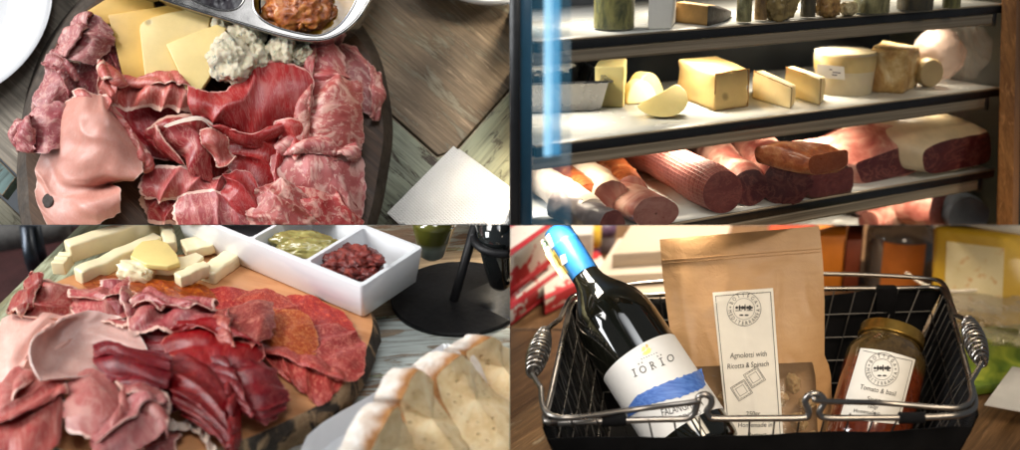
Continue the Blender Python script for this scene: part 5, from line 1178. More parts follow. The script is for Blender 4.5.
for j in range(26):
    row = []
    for i in range(40):
        u, v = i/39, j/25; x = 908+u*135; y = 286+v*52+u*12; hh = 40+24*math.sin(u*3.1)*math.sin(v*3.1)+14*mnoise.fractal(Vector((u*4, v*4, 2)), 1, 2, 4)
        row.append(P4.P(x, y, max(6, hh)))
    rows.append(row)
g.grid(rows); g.build('plastic_bag', P4, wl_, None, 'crumpled clear plastic bag lying between the yellow pack and the basket', 'plastic bag', closed=False, angle=70)
g = G(); g.tube(smooth_path([P4.P(905,272,62), P4.P(925,285,64), P4.P(950,291,60), P4.P(978,290,52)]), [.0006]+[.0022]*23+[.0006], 8); g.build('plastic_strip', P4, plain('milky_plastic', (.72,.64,.54), .25, .05, 30, .05, coat=.4), None, 'pale curved plastic strip resting on the clear bag behind the right handle', 'plastic strip')
grm = Mt('leafy_green_print'); n = grm.noise(grm.obj, 18, 3, .55, .8); grm.P(base=grm.ramp(n, [(.36,(.05,.12,.012)),(.5,(.20,.28,.030)),(.62,(.42,.46,.06)),(.75,(.14,.22,.03))]), rough=.4, coat=.25); grm = grm.m
slab4('green_leaflet', 'green and lime printed leaflet lying right of the right coil handle', 'leaflet', grm, [(940,392),(1060,374),(1040,322),(938,330)], 14, 12)
slab4('white_card', 'plain white card standing at the right edge below the green leaflet', 'card', wht, [(984,404),(1060,418),(1072,376),(1012,366)], 22, 2.5)
# ================================================================ top right: glass fronted cold cabinet with cheese and cured meat
SH = [96, 0, -96, -192]                     # shelf heights, mm
LS, DS = .640, .235                         # shelf length and depth
rf = root(P2, 'display_fridge', Vector((LS/2, 0, -.192)), 'dark glass-fronted cold cabinet with lit white shelves edged in black and brushed steel', 'display fridge')
wsh = plain('white_shelf', (.52,.53,.51), .25, .03, 14, .03, coat=.3)
blk2 = plain('black_trim', (.006,.006,.007), .4, .2, 60, .1)
rail = Mt('brushed_rail'); n = rail.noise(rail.map(rail.obj, scale=(4,200,420)), 1, 5, .6)
rail.P(base=rail.ramp(n, [(.3,(.17,.135,.09)),(.7,(.40,.33,.24))]), metal=.35, rough=.42, normal=rail.bump(n, .25, .001)); rail = rail.m
navy = plain('dark_back_wall', (.006,.009,.013), .45, .3, 12, .1)
X = Vector((1,0,0))
for h in SH:
    z = h/1000
    g = G(); g.box((LS/2, DS/2+.001, z-.0015), (LS, DS, .003)); so = g.build('shelf', P2, wsh, rf, bevel=.0006)
    g = G(); g.box((LS/2+.002, -.0015, z-.0062), (LS+.006, .004, .0080)); g.build('edge_strip', P2, blk2, so, bevel=.0006)
    g = G(); g.box((LS/2+.002, -.0016, z-.0010), (LS+.006, .0042, .0014)); g.build('edge_highlight', P2, rail, so)
    L0 = LS-.022
    g = G(); rows = [[Vector((x, y, z+dz)) for x in (-.004, L0)] for y, dz in ((.003,-.0104),(-.002,-.0108),(-.003,-.0125),(-.0022,-.0165),(-.003,-.0205),(-.0018,-.0226),(.004,-.0230),(.006,-.0200))]
    g.grid(rows); g.add(rows[0]+[], [], 0); g.build('lamp_rail', P2, rail, so, closed=False, angle=30)
    g = G(); g.box((L0+.004, .002, z-.017), (.004, .012, .016)); g.build('rail_end', P2, blk2, so, bevel=.0008)
g = G(); g.box((LS/2+.06, DS+.012, -.05), (LS+.30, .016, .50)); g.build('back_wall', P2, navy, rf)
side = plain('grey_green_side_wall', (.022,.024,.018), .35, .25, 9, .1)
g = G(); g.box((LS+.085, .14, -.05), (.012, .24, .50)); g.build('side_wall', P2, side, rf)
g = G(); g.box((LS/2, DS/2, .232), (LS+.30, DS+.04, .012)); g.build('roof', P2, blk2, rf)
# the near corner: black post, door frame with blue light painted in, and a glass reflection as glowing tubes
blue_f = plain('blue_lit_frame', (.035,.13,.22), .35, .15, 20, .05)
def upright(name, x0, x1, d0, d1, mat, parent, y0=-30, y1=262):
    g = G(); q = [(x0,d0),(x1,d0),(x1,d1),(x0,d1)]
    g.hexa([P2.D(x, y1, d) for x, d in q], [P2.D(x, y0, d) for x, d in q]); return g.build(name, P2, mat, parent, bevel=.0008)
upright('post', 506, 520.5, 1.14, 1.42, blk2, rf); upright('door_frame', 520.5, 532, 1.19, 1.40, blue_f, rf)  # post drawn deep towards the camera to block light from the left
gp = Mt('blue_tinted_glass'); gp.P(base=(.06,.24,.38), rough=.05, alpha=.16, spec=.6, normal=gp.bump(gp.noise(gp.obj, 8, 2), .03, .001)); gp = gp.m
g = G(); q = [(532,1.10),(571,1.105),(571,1.109),(532,1.104)]; g.hexa([P2.D(x, 262, d) for x, d in q], [P2.D(x, -20, d) for x, d in q]); g.build('door_glass', P2, gp, rf)
refl = Mt('blue_white_reflection'); refl.P(base=(.1,.2,.3), emit=refl.ramp(refl.noise(refl.obj, 14, 2), [(.3,(.20,.55,.85)),(.7,(.45,.82,1.0))]), emits=1.0, alpha=.6); refl = refl.m  # glow stands in for a reflection on the glass, not a lamp
lt = root(P2, 'glass_reflection', P2.D(549,160,1.24), 'thin blue-white reflection built as glowing tubes down the left of the cabinet glass', 'reflection')
g = G(); g.tube([P2.D(548,-20,1.02), P2.D(548,80,1.02), P2.D(547.5,156,1.02)], .0028, 12); g.build('reflection_tube', P2, refl, lt)
refl2 = Mt('dim_blue_reflection'); refl2.P(base=(.05,.15,.25), emit=refl2.ramp(refl2.noise(refl2.obj, 14, 2), [(.3,(.03,.20,.38)),(.7,(.07,.33,.55))]), emits=1.0, alpha=.5); refl2 = refl2.m
g = G(); g.tube([P2.D(556,-20,1.03), P2.D(556,155,1.03)], .0034, 12); g.build('reflection_edge', P2, refl2, lt)
# wooden post to the right and the dark shelving beyond
pw = wood('orange_pine', (.34,.13,.035), (.58,.26,.08), R(90), 1.2, rough=.5)
def wpost():
    g = G(); d0, d1 = 1.60, 1.72
    b = [(996,d0),(1012.5,d0),(1018,d1),(1001,d1)]; t = [(1002,d0),(1017,d0),(1024,d1),(1007,d1)]
    g.hexa([P2.D(x, 240, d) for x, d in b], [P2.D(x, -20, d) for x, d in t]); return g.build('wooden_post', P2, pw, None, 'orange pine post standing right of the cold cabinet', 'post', bevel=.002)
wpost()
dkw = plain('dark_room_wall', (.012,.009,.007), .8, .3, 6, .1)
g = G(); g.hexa([P2.D(x, 300, d) for x, d in ((1000,1.9),(1100,1.9),(1100,1.95),(1000,1.95))], [P2.D(x, -60, d) for x, d in ((1000,1.9),(1100,1.9),(1100,1.95),(1000,1.95))]); g.build('wall', P2, dkw, kind='structure')
rsf = root(P2, 'wooden_shelf', P2.D(1020,170,1.76), 'small orange pine shelf bracketed in the dark right of the post', 'shelf')
g = G(); g.hexa([P2.D(x, y, d) for x, y, d in ((1012,170,1.74),(1060,174,1.74),(1060,168,1.86),(1012,165,1.86))], [P2.D(x, y, d) for x, y, d in ((1012,160,1.74),(1060,163,1.74),(1060,158,1.86),(1012,156,1.86))]); g.build('shelf_board', P2, pw, rsf, bevel=.001)
g = G(); g.hexa([P2.D(x, y, d) for x, y, d in ((1016,205,1.80),(1060,207,1.80),(1060,207,1.82),(1016,205,1.82))], [P2.D(x, y, d) for x, y, d in ((1016,176,1.80),(1060,177,1.80),(1060,177,1.82),(1016,176,1.82))]); g.build('back_panel', P2, plain('dim_grey_panel', (.06,.055,.06), .6, .2, 20, .1), rsf)

def up_to(q, px, py): return P2.Q(px, py, q.y).z
def block2(name, label, cat, mat, base, h0, tops, group=None, bevel=.002, bseg=3, wob=0, parent=None, seed=0):
    """a cut piece from picture points of its base on a shelf and the picture heights of the matching top corners (None: same height as the first)"""
    b = [P2.P(x, y, h0) for x, y in base]; zz = None; t = []
    for q, ty, (x, y) in zip(b, tops, base):
        if isinstance(ty, tuple): z = up_to(q, x, ty[0]); t.append(Vector((q.x+ty[1], q.y+ty[2], z)))
        else: z = up_to(q, x, ty) if ty is not None else zz; t.append(Vector((q.x, q.y, z)))
        if zz is None: zz = z
    g = G(); n = len(b)
    if wob:
        rows = []
        for k in range(9):
            f = k/8; rows.append([])
            for i in range(n):
                for m in range(6):
                    p = b[i].lerp(t[i], f).lerp(b[(i+1) % n].lerp(t[(i+1) % n], f), m/6); c = sum(b, Vector())/n; d = Vector((p.x-c.x, p.y-c.y, 0)).normalized()
                    rows[-1].append(p+d*wob*mnoise.fractal(p*55+Vector((seed,0,0)), 1, 2, 3))
        g.grid(rows, 0, True); g.add(rows[0], [list(range(len(rows[0])))[::-1]]); g.add(rows[-1], [list(range(len(rows[0])))])
    else: g.hexa(b, t)
    return g.build(name, P2, mat, parent, label, cat, group, bevel=bevel, bseg=bseg)
def roll2(name, label, near, far, h0, rn, rf_, skin, cut, group, squash=1, bulge=.04, rough_=0, seed=0, nets=None):
    """a cured sausage or roast from its cut end (near) to its far end, picture points of the axis"""
    hz = h0+rn*1000*squash
    a, b = P2.P(*near, hz), P2.P(*far, h0+rf_*1000*squash); ax_ = (b-a).normalized(); L = (b-a).length
    u = ax_.cross(Vector((0,0,1))).normalized(); w = u.cross(ax_).normalized()
    rt = root(P2, name, a-Vector((0,0,rn*squash)), label, 'cured meat', group)
    def ring(f, k, seg=48):
        r = (rn+(rf_-rn)*f)*(1+bulge*math.sin(f*3.14))*k; out = []
        for i in range(seg):
            t = 2*math.pi*i/seg; p = a+ax_*L*f+u*math.cos(t)*r+w*math.sin(t)*r*squash
            d = (u*math.cos(t)+w*math.sin(t)); q = rough_*mnoise.fractal(p*60+Vector((seed,0,0)), 1, 2, 3) + rn*.16*mnoise.noise(p*17+Vector((0,seed*3,0)))*(1 if k > .3 else k)
            if nets: q += nets[0]*(abs(math.sin(f*L*nets[1]))**.5-1)*(1 if f > .01 else 0)
            out.append(p+d*q)
        return out
    g = G(); n = 90 if nets else 26; fs = [i/n for i in range(n+1)]; seg = 48
    rows = [ring(f, 1) for f in fs]+[ring(1.02, .9), ring(1.035, .55), ring(1.04, .02)]
    g.grid(rows, 0, True, rest=[(f*L*100, 2*math.pi*i/seg*rn*100, seed) for f in fs+[1.02, 1.035, 1.04] for i in range(seg)])
    g.build('skin', P2, skin, rt, closed=False, angle=60)
    g = G(); g.grid([[p-ax_*.0012*(1-k**3)+ax_*.0006*mnoise.noise(p*90) for p in ring(0, k)] for k in (1.0,.97,.8,.5,.2,.01)], 0, True); g.build('cut_face', P2, cut, rt, closed=False, angle=60)
    return rt

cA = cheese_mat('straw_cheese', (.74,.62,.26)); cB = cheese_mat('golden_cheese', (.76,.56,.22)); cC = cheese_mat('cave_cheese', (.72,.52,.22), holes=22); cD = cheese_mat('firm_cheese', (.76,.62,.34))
rindm = plain('brown_rind', (.33,.18,.06), .6, .25, 60, .3); rinda = plain('amber_rind', (.46,.26,.08), .55, .2, 60, .3)
CH = 'cheeses on the middle shelf'
# middle shelf
rtb = root(P2, 'steel_tray', P2.P(575,108,0), 'open steel tray at the left end of the middle shelf', 'tray')
q0 = [P2.P(520,112,2), P2.P(600,109,2), P2.P(563,78,2), P2.P(505,82,2)]; cq = sum(q0, Vector())/4; hh = .032
q1 = [cq+(p-cq)*1.13+Vector((0,0,hh)) for p in q0]; q2 = [cq+(p-cq)*1.22+Vector((0,0,hh+.001)) for p in q0]
g = G(); g.add(q0, [(0,1,2,3)]); g.grid([q0, q1, q2, [p-Vector((0,0,.002)) for p in q2], [cq+(p-cq)*1.14+Vector((0,0,hh-.002)) for p in q0], [cq+(p-cq)*1.01-Vector((0,0,.001)) for p in q0]], 0, True); g.build('tray_body', P2, metal('tray_steel', (.30,.29,.28), .28), rtb, closed=False, angle=30, bevel=0)
gw = plain('white_curd', (.80,.77,.70), .7, .06, 90, .6, 200)
g = G(); g.blob(cq+Vector((-.006,.004,.033)), .036, .036, .011, .3, 2.6, 2, 5); g.build('grated_cheese', P2, gw, None, 'heap of grated white cheese in the steel tray at the left', 'cheese', CH, angle=80)
block2('cheese_block', 'tall straw yellow cheese block next to the steel tray', 'cheese', cA, [(594,107),(624,108),(626,97),(600,96)], 0, [66.5,66.5,None,None], CH, wob=.0014, seed=3)
def half_moon(base_l, base_r, h0, peak_py, thick, label, mat, lean=.0, flat=False):
    a, b = P2.P(*base_l, h0), P2.P(*base_r, h0); c = (a+b)/2; u = (b-a).normalized(); r = (b-a).length/2
    zt = P2.Q((base_l[0]+base_r[0])/2, peak_py, c.y).z - h0/1000
    back = Vector((-u.y, u.x, 0)); rtm = root(P2, 'cheese_half', c, label, 'cheese', CH)
    pts = [(math.cos(t), math.sin(t)) for t in np.linspace(0, math.pi, 26)]
    F = [c+u*x*r+Vector((0,0,y*zt))+back*y*lean for x, y in pts]; Bk = [p+back*thick for p in F]
    g = G(); g.hexa(F, Bk); g.build('rind_and_paste', P2, mat, rtm, bevel=.002, bseg=3)
    return rtm
half_moon((637,103),(665,98), 0, 73, .016, 'small amber half moon of cheese standing farther back', cB, .004)
half_moon((627,105),(658,103), 0, 81, .016, 'small pale half moon of cheese in front of the amber one', cD, .005)
# half wheel tilted with its cut face towards us
rhw = root(P2, 'cheese_half', P2.P(662,117,0), 'half wheel of pale yellow cheese leaning back, frontmost on the middle shelf', 'cheese', CH)
out_ = [(638,105.5),(640,109.5),(646,113.5),(656,116.5),(667,117),(677,114.5),(685,108.5),(688,100.5),(686.5,93),(682,87.5),(676,84.5),(664,91),(651,98)]
hw0 = P2.M @ P2.P(664,118,2); hwf = lambda x, y: P2.D(x, y, hw0.y + .002 + (117-y)*.0006)
F = smooth_loop([hwf(*p) for p in out_], 4); vb = P2.r3 @ Vector((.10,.95,.10))
Bk = [p+vb*.020 for p in F]
g = G(); g.hexa(F, Bk); g.build('paste', P2, cA, rhw, bevel=.0022, bseg=3)
block2('cheese_block', 'biggest cheese block with a dented rind and one eye in its front face', 'cheese', cC, [(714,111.5),(747,107),(716,92),(677,97)], 0, [74,68.5,(55.5,0,0),(59,0,0)], CH, wob=.0030, seed=8, bevel=.003)
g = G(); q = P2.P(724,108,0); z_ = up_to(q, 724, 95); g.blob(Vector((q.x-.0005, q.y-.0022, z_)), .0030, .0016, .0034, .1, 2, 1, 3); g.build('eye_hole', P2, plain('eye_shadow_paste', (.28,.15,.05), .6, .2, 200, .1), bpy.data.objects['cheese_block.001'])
rw1 = block2('cheese_wedge', 'sharp cheese wedge with a brown rim just right of the biggest block', 'cheese', cD, [(752,98),(790,109.5),(795,103),(762,92)], 0, [71,88,85,70], CH, wob=.0016, seed=4)
rw2 = block2('cheese_wedge', 'cheese wedge with a rounded rim in front of the wrapped drum', 'cheese', cD, [(784,95),(819,105.5),(824,100),(792,90)], 0, [67,79,77,66], CH, wob=.0016, seed=5)
def rind_edge(o, base, h0, tops, r=.0010):
    b = [P2.P(x, y, h0) for x, y in base]; t = [Vector((q.x, q.y, up_to(q, x, ty))) for q, ty, (x, y) in zip(b, tops, base)]
    q = Vector((0,-.0006,0)); pth = []
    lp = [b[0]+Vector((0,0,.001)), b[1]+Vector((0,0,.001)), t[1], t[0]]
    for k in range(4):
        for m in range(6): p = lp[k].lerp(lp[(k+1) % 4], m/6); pth.append(p+q+Vector((0,0,.0009*mnoise.noise(p*120))))
    g = G(); g.tube(pth, r, 6, True); g.build('rind_edge', P2, rindm, o)
rind_edge(bpy.data.objects['cheese_block.001'], [(714,111),(747,106.5)], 0, [74.3,69])
rind_edge(rw1, [(752.5,98),(790,109)], 0, [71.3,88.3], .0008); rind_edge(rw2, [(784.5,95),(819,105)], 0, [67.3,79.3], .0008)
# wrapped drum section and hard cheese wedge
drum = cheese_mat('wrapped_cheese', (.78,.66,.44)); dr_r = root(P2, 'cheese_drum', P2.P(842,97,0), 'cheese drum wrapped in clear film with a small printed sticker', 'cheese', CH)
cdm = P2.P(843,92,0); rdm = (P2.P(873,92,0)-P2.P(812,92,0)).length/2*.98; hdm = up_to(cdm, 843, 51)
g = G(); g.lathe([(.0001,0),(rdm*.90,0),(rdm*.93,.002),(rdm*.97,hdm*.45),(rdm*1.02,hdm*.93),(rdm*.99,hdm),(.0001,hdm+.001)], cdm, seg=56, cap=(False,False)); g.build('paste', P2, drum, dr_r, angle=50)
g = G(); g.lathe([(rdm*1.024,hdm*.94),(rdm*1.02,hdm*.78),(rdm*.995,hdm*.56)], cdm, seg=56, cap=(False,False)); g.build('amber_band', P2, cB, dr_r, closed=False)
wrp = Mt('cling_film'); wrp.P(base=(.75,.72,.66), rough=.12, alpha=.14, spec=.8, normal=wrp.bump(wrp.wave(wrp.map(wrp.obj, rot=(.6,.4,.5)), 30, 6, 3, 1), .8, .004)); wrp = wrp.m
g = G(); g.lathe([(rdm*.97,.0005),(rdm*1.0,hdm*.45),(rdm*1.05,hdm*.9),(rdm*1.02,hdm*1.02),(rdm*.5,hdm*1.03)], cdm, seg=56, cap=(False,False)); g.build('clear_film', P2, wrp, dr_r, closed=False)
g = G(); rows = [[P2.Q(x, y, cdm.y) for x in (817,823,828)] for y in (64,70,77)]
rows = [[Vector((p.x, cdm.y-math.sqrt(max(0, (rdm*1.06)**2-(p.x-cdm.x)**2)), p.z)) for p in r] for r in rows]; g.grid(rows); st_o = g.build('sticker', P2, plain('white_sticker', (.78,.76,.76), .5, .05, 90, .05), dr_r, closed=False)
g = G()
for yy, x0, x1 in ((67.5,818.5,823),(70,818.5,826),(72.5,822,824.5)):
    r0 = [P2.Q(x, y, cdm.y) for x in (x0, x1) for y in (yy, yy+1.1)]; r0 = [Vector((p.x, cdm.y-math.sqrt(max(0, (rdm*1.07)**2-(p.x-cdm.x)**2)), p.z)) for p in r0]; g.add(r0, [(0,1,3,2)])
g.build('sticker_print', P2, plain('dark_print', (.05,.04,.08), .6, .2, 90, .0), st_o, closed=False, weld=False)
hc = Mt('hard_cheese'); n = hc.noise(hc.obj, 28, 5, .7, .6); hc.P(base=hc.ramp(n, [(.32,(.30,.14,.035)),(.48,(.55,.34,.12)),(.62,(.78,.62,.34))]), rough=.5, normal=hc.bump(hc.noise(hc.obj, 120, 5, .7), .7, .003), coat=.3, coatr=.15); hc = hc.m
block2('hard_cheese_wedge', 'tall wedge of hard crumbly cheese with a lit white top', 'cheese', hc, [(868,92),(903,94),(918,86),(880,76)], 0, [48,50,47,40], CH, wob=.0045, seed=12, bevel=.003)
wpk = Mt('cloudy_wrap'); wpk.P(base=(.55,.42,.36), rough=.25, alpha=.55, spec=.6, normal=wpk.bump(wpk.noise(wpk.obj, 60, 4, .6, 1.5), .5, .004)); wpk = wpk.m
g = G(); q = P2.P(936,82,0); g.blob(Vector((q.x+.014, q.y+.012, .030)), .034, .03, .030, .10, 1.6, 5, 4); g.build('wrapped_cheese', P2, wpk, None, 'round cheese loosely wrapped in cloudy pinkish film at the right end', 'cheese', CH, angle=80)
c_ = P2.P(931,87.5,0); g = G(); r_ = .0165; g.lathe([(.0001,0),(r_*.92,0),(r_,.002),(r_,.012),(r_*.9,.014),(.0001,.014)], c_+Vector((0,0,r_)), (.25,1,0), 36, cap=(False,False)); g.build('cheese_disc', P2, cheese_mat('buff_cheese', (.50,.38,.20)), None, 'small buff cheese disc standing on its edge before the wrapped round one', 'cheese', CH, angle=50)
g = G(); q = P2.P(968,78,0); g.blob(Vector((q.x+.01, q.y+.02, .030)), .038, .03, .034, .16, 1.5, 7, 4); g.build('plastic_bag', P2, wrp, None, 'empty looking clear plastic bag at the far right of the middle shelf', 'plastic bag', angle=80)

# top shelf
TS = 'jars on the top shelf'
def jar2(px, py, w_px, top_px, glass, fill, label, sq=1.0, seg=32):
    c = P2.P(px, py, 96); r = (P2.P(px+w_px/2, py, 96)-P2.P(px-w_px/2, py, 96)).length/2*.92; c = c+Vector((0, r*.8, 0)); h = up_to(c, px, top_px)-.096
    rt = root(P2, 'preserve_jar', c, label, 'jar', TS)
    g = G(); g.lathe([(.0001,0),(r*.92,0),(r,.003),(r,h*.82),(r*.86,h*.93),(r*.86,h)], c, seg=seg, cap=(False,True)); g.build('glass_body', P2, glass, rt, angle=60)
    g = G(); g.lathe([(.0001,.002),(r*.96,.002),(r*.96,h*.8),(.0001,h*.82)], c, seg=seg, cap=(False,False)); g.build('jar_filling', P2, fill, rt, angle=60)
jg = Mt('jar_glass'); jg.P(base=(.20,.19,.13), rough=.06, alpha=.16, spec=.8, normal=jg.bump(jg.noise(jg.obj, 40, 2), .1, .002)); jg = jg.m
def filling(name, a, b, sc=90):
    m = Mt(name); n = m.noise(m.map(m.obj, scale=(1,1,.45)), sc, 5, .65, .8); m.P(base=m.ramp(n, [(.35,a),(.6,b)]), rough=.4, coat=.3, normal=m.bump(n, .7, .003)); return m.m
f1 = filling('green_brown_pickles', (.035,.045,.012), (.26,.24,.07)); f2 = filling('amber_pickles', (.10,.045,.010), (.34,.20,.06)); f3 = filling('olive_pickles', (.09,.085,.03), (.36,.33,.15)); f4 = filling('dark_pickles', (.012,.010,.006), (.07,.05,.02)); f5 = filling('pale_pickles', (.26,.20,.10), (.56,.46,.26))
jar2(624,31,46,-18,jg,f1,'wide jar of dark green pickles at the left of the top shelf')
jar2(748,24,17,-14,jg,f3,'slim olive green jar right of the dark-rind cheese')
jar2(764,22,14,-14,jg,f2,'narrow amber jar, second of the row right of the dark-rind cheese')
def lump2(name, label, cat, mat, px, py, w_px, top_px, seed, sq=.5):
    c = P2.P(px, py, 96); r = (P2.P(px+w_px/2, py, 96)-P2.P(px-w_px/2, py, 96)).length/2; h = up_to(c, px, top_px)-.096
    g = G(); g.blob(c+Vector((0,r*.7,h/2)), r*1.08, r*.8, h*.56, .22, 1.5, seed, 5, sq=sq); g.build(name, P2, mat, None, label, cat, angle=60)
lump2('wrapped_piece', 'broad brown wrapped lump in the middle of the top shelf', 'wrapped food', filling('brown_wrap', (.12,.08,.022), (.30,.22,.08), 50), 785, 21.5, 36, -10, 61)
jar2(812,19,17,-14,jg,f4,'nearly black jar beside the broad brown one')
lump2('wrapped_piece', 'amber wrapped lump with bright glints right of the nearly black jar', 'wrapped food', filling('amber_wrap', (.18,.08,.018), (.46,.28,.09), 60), 834, 18, 26, -4, 62, .2)
lump2('wrapped_piece', 'pale wrapped lump squeezed between the amber one and the dim olive jar', 'wrapped food', filling('pale_wrap', (.26,.20,.10), (.60,.50,.28), 60), 853, 16.5, 18, 2, 63, .2)
jar2(882,15,40,-14,jg,f3,'broad dim olive jar, second from the right end')
jar2(926,12,40,-14,jg,f4,'broad dark jar at the right end of the top shelf')
jar2(957,10,20,-14,jg,f1,'small dim jar in the shadowed right corner of the top shelf')
wpp = plain('white_paper_packet', (.78,.77,.72), .6, .04, 30, .3)
block2('paper_packet', 'upright white paper packet between the pickle jar and the dark-rind cheese', 'packet', wpp, [(648,30),(672,29),(676,22),(654,22)], 96, [-6,-4,None,None], wob=.0016, seed=6)
rk2 = root(P2, 'rind_cheese', P2.P(700,25,96), 'wedge of brown cheese with a dark wrinkled rind end on the top shelf', 'cheese')
block2('paste', None, None, rinda, [(674,22),(708,26),(716,21),(682,17)], 96, [2,6,5.5,1], wob=.003, seed=31, parent=rk2)
block2('dark_rind', None, None, plain('dark_wrinkled_rind', (.018,.012,.010), .6, .4, 90, .8, 160), [(707.5,26.4),(727,21),(731,16.5),(716,20.5)], 96, [5.5,11,11,5], wob=.003, seed=33, parent=rk2)

# bottom shelf: cured meats
MG = 'cured meats on the lower shelf'
mould = plain('white_mould_skin', (.66,.55,.44), .8, .2, 45, .5); 
net = Mt('netted_pink_skin'); 
nv = net.math('MAXIMUM', net.math('POWER', net.wave(net.rest, .95, .6, 2, 1, 'X'), 3), net.math('MULTIPLY', net.math('POWER', net.wave(net.rest, .8, 1.2, 2, 1, 'Y'), 3), .7)); n0 = net.noise(net.obj, 40, 5, .6)
net.P(base=net.mix(net.ramp(nv, [(.35,0),(.7,.6)]), net.ramp(n0, [(.3,(.28,.065,.055)),(.7,(.42,.14,.115))]), (.54,.29,.24)), rough=.5, normal=net.bump(net.math('ADD', nv, n0), .5, .003)); net = net.m
cutd = meat('dark_cut_face', (.075,.022,.022), (.13,.045,.040), (.26,.11,.09), .3, .55, .4, 1.5); cutc = meat('coppa_cut_face', (.06,.014,.018), (.10,.028,.030), (.30,.12,.10), .5, .5, .4, 1.5)
speck = Mt('orange_spiced_skin'); n = speck.noise(speck.obj, 60, 5, .65); speck.P(base=speck.ramp(n, [(.3,(.13,.022,.008)),(.52,(.34,.085,.022)),(.72,(.58,.26,.10))]), rough=.4, coat=.3, normal=speck.bump(n, .8, .004)); speck = speck.m
pinkf = Mt('pale_pink_fat'); n = pinkf.noise(pinkf.obj, 30, 5, .6, .6); pinkf.P(base=pinkf.ramp(n, [(.3,(.26,.05,.04)),(.48,(.42,.15,.115)),(.66,(.62,.40,.31))]), rough=.4, coat=.2, normal=pinkf.bump(n, .5, .004)); pinkf = pinkf.m
roll2('netted_roll', 'thick pink netted roll lying diagonally, its dark cut end to the front', (723.5,193), (640,148), -96, .0228, .0225, net, cutd, MG, nets=(.0013, 300), seed=1)
roll2('cured_roll', 'slim pink cured roll with a dark marbled end beside the netted roll', (750.5,188), (700,140), -96, .0198, .018, pinkf, cutc, MG, seed=2, rough_=.0018)
roll2('cured_roll', 'round cured neck roll with a pale ring pattern in its dark end', (787.5,180.5), (742,138), -96, .0248, .024, pinkf, cutc, MG, seed=3, rough_=.0022)
def joint(name, label, front, depthv, h0, skin, cut, seed=0, cutamp=.0006, sub=None):
    """a squared joint of meat: the cut face as picture points on an upright plane, pushed back into the shelf"""
    y0 = P2.P(*sub, h0).y; F = smooth_loop([P2.Q(x, y, y0) for x, y in front], 5); c = sum(F, Vector())/len(F); D_ = Vector(depthv)
    rt = root(P2, name, Vector((c.x, y0, h0/1000)), label, 'cured meat', MG)
    def ring(f, k): return [c+(p-c)*k+D_*f+Vector((0,0,1))*(.002*mnoise.fractal(p*45+Vector((seed,f*3,0)), 1, 2, 3)+.007*mnoise.noise(p*16+D_*f*14+Vector((seed*5,0,0))) if f > 0 else 0)+Vector((0,0,1))*max(0, p.z-c.z)*.55*math.sin(min(1, f)*3.14)+(p-c).normalized()*(.0016*mnoise.fractal(p*50, 1, 2, 3)) for p in F]
    g = G(); g.grid([ring(0,1), ring(.03,1.03), ring(.15,1.08), ring(.3,1.12), ring(.5,1.10), ring(.7,1.02), ring(.88,.86), ring(.97,.6), ring(1.02,.3), ring(1.03,.01)], 0, True); g.build('skin', P2, skin, rt, closed=False, angle=60)
    g = G(); g.grid([[p+Vector((0,-1,0))*.0012*(1-k**3) for p in ring(0,k)] for k in (1,.97,.8,.5,.2,.01)], 0, True); g.build('cut_face', P2, cut, rt, closed=False, angle=60)
joint('meat_slab', 'dark squared slab of cured meat lying under the orange spiced piece', [(808,181),(813,173),(840,170),(852,167),(853,181),(850,190),(830,195),(813,197),(808,192)], (-.03,.05,0), -96, plain('dark_rind_skin', (.09,.04,.03), .5, .3, 50, .4), cutd, 1, sub=(830,196))
joint('spiced_meat', 'orange spiced cured piece with a dark red cut face, stacked on the dark slab', [(809,160),(816,155),(834,152),(846,150),(848,157),(846,166),(832,171),(815,174),(809,169)], (-.045,.045,.006), -70, speck, meat('spiced_cut_face', (.13,.030,.012), (.20,.055,.022), (.40,.2,.12), .2, 1.4, .35, 1.5), 2, sub=(830,190))
joint('ham_joint', 'dark squared ham joint with a white fatty top in the right half', [(857,164),(870,158),(890,151),(908,144),(916,143),(921,152),(923,163),(915,171),(890,178),(866,183),(859,176)], (-.05,.075,.012), -96, pinkf, cutc, 3, sub=(885,180))
joint('ham_joint', 'largest ham joint with pale fat rind and a dark streaked cut face at the right', [(924,152),(938,143),(958,138),(980,134),(988,133),(991,146),(989,160),(975,166),(950,171),(930,173),(924,166)], (-.055,.10,.016), -96, Mt('x').m if False else plain('pale_fat_rind', (.62,.50,.32), .45, .2, 30, .4, coat=.2), cutc, 4, sub=(955,174))
joint('pale_fat_piece', 'pale lump of fatty meat seen behind the spiced orange piece', [(846,150),(856,142),(868,136),(876,142),(872,156),(860,166),(850,164)], (-.02,.05,.0), -96, pinkf, pinkf, 6, sub=(862,158))
# pile at the left
roll2('white_salami', 'white mould-covered salami at the left end of the lower shelf', (592,214), (528,170), -96, .0165, .016, mould, mould, MG, rough_=.0016, seed=7)
roll2('dark_salami', 'dark orange spiced salami between the white salami and the pale sausage', (590,200), (548,163), -96, .0165, .016, speck, speck, MG, rough_=.0012, seed=8)
roll2('pale_sausage', 'pale sausage with a white paper tag lying on top of the pile', (612,197), (572,158), -88, .0160, .015, plain('cream_sausage_skin', (.66,.50,.36), .45, .12, 40, .2, coat=.2), pinkf, MG, rough_=.0018, seed=9)
roll2('orange_sausage', 'short orange sausage behind the pink ham piece', (632,192), (606,160), -96, .0170, .015, speck, pinkf, MG, rough_=.0022, seed=10)
roll2('pink_ham', 'pink boiled ham with an oval cut end at the front of the pile', (655,213), (598,186), -96, .0255, .022, pinkf, meat('ham_cut_face', (.20,.075,.065), (.27,.12,.10), (.45,.28,.24), .2, .8, .35, 1.5), MG, squash=.62, rough_=.0012, seed=11)
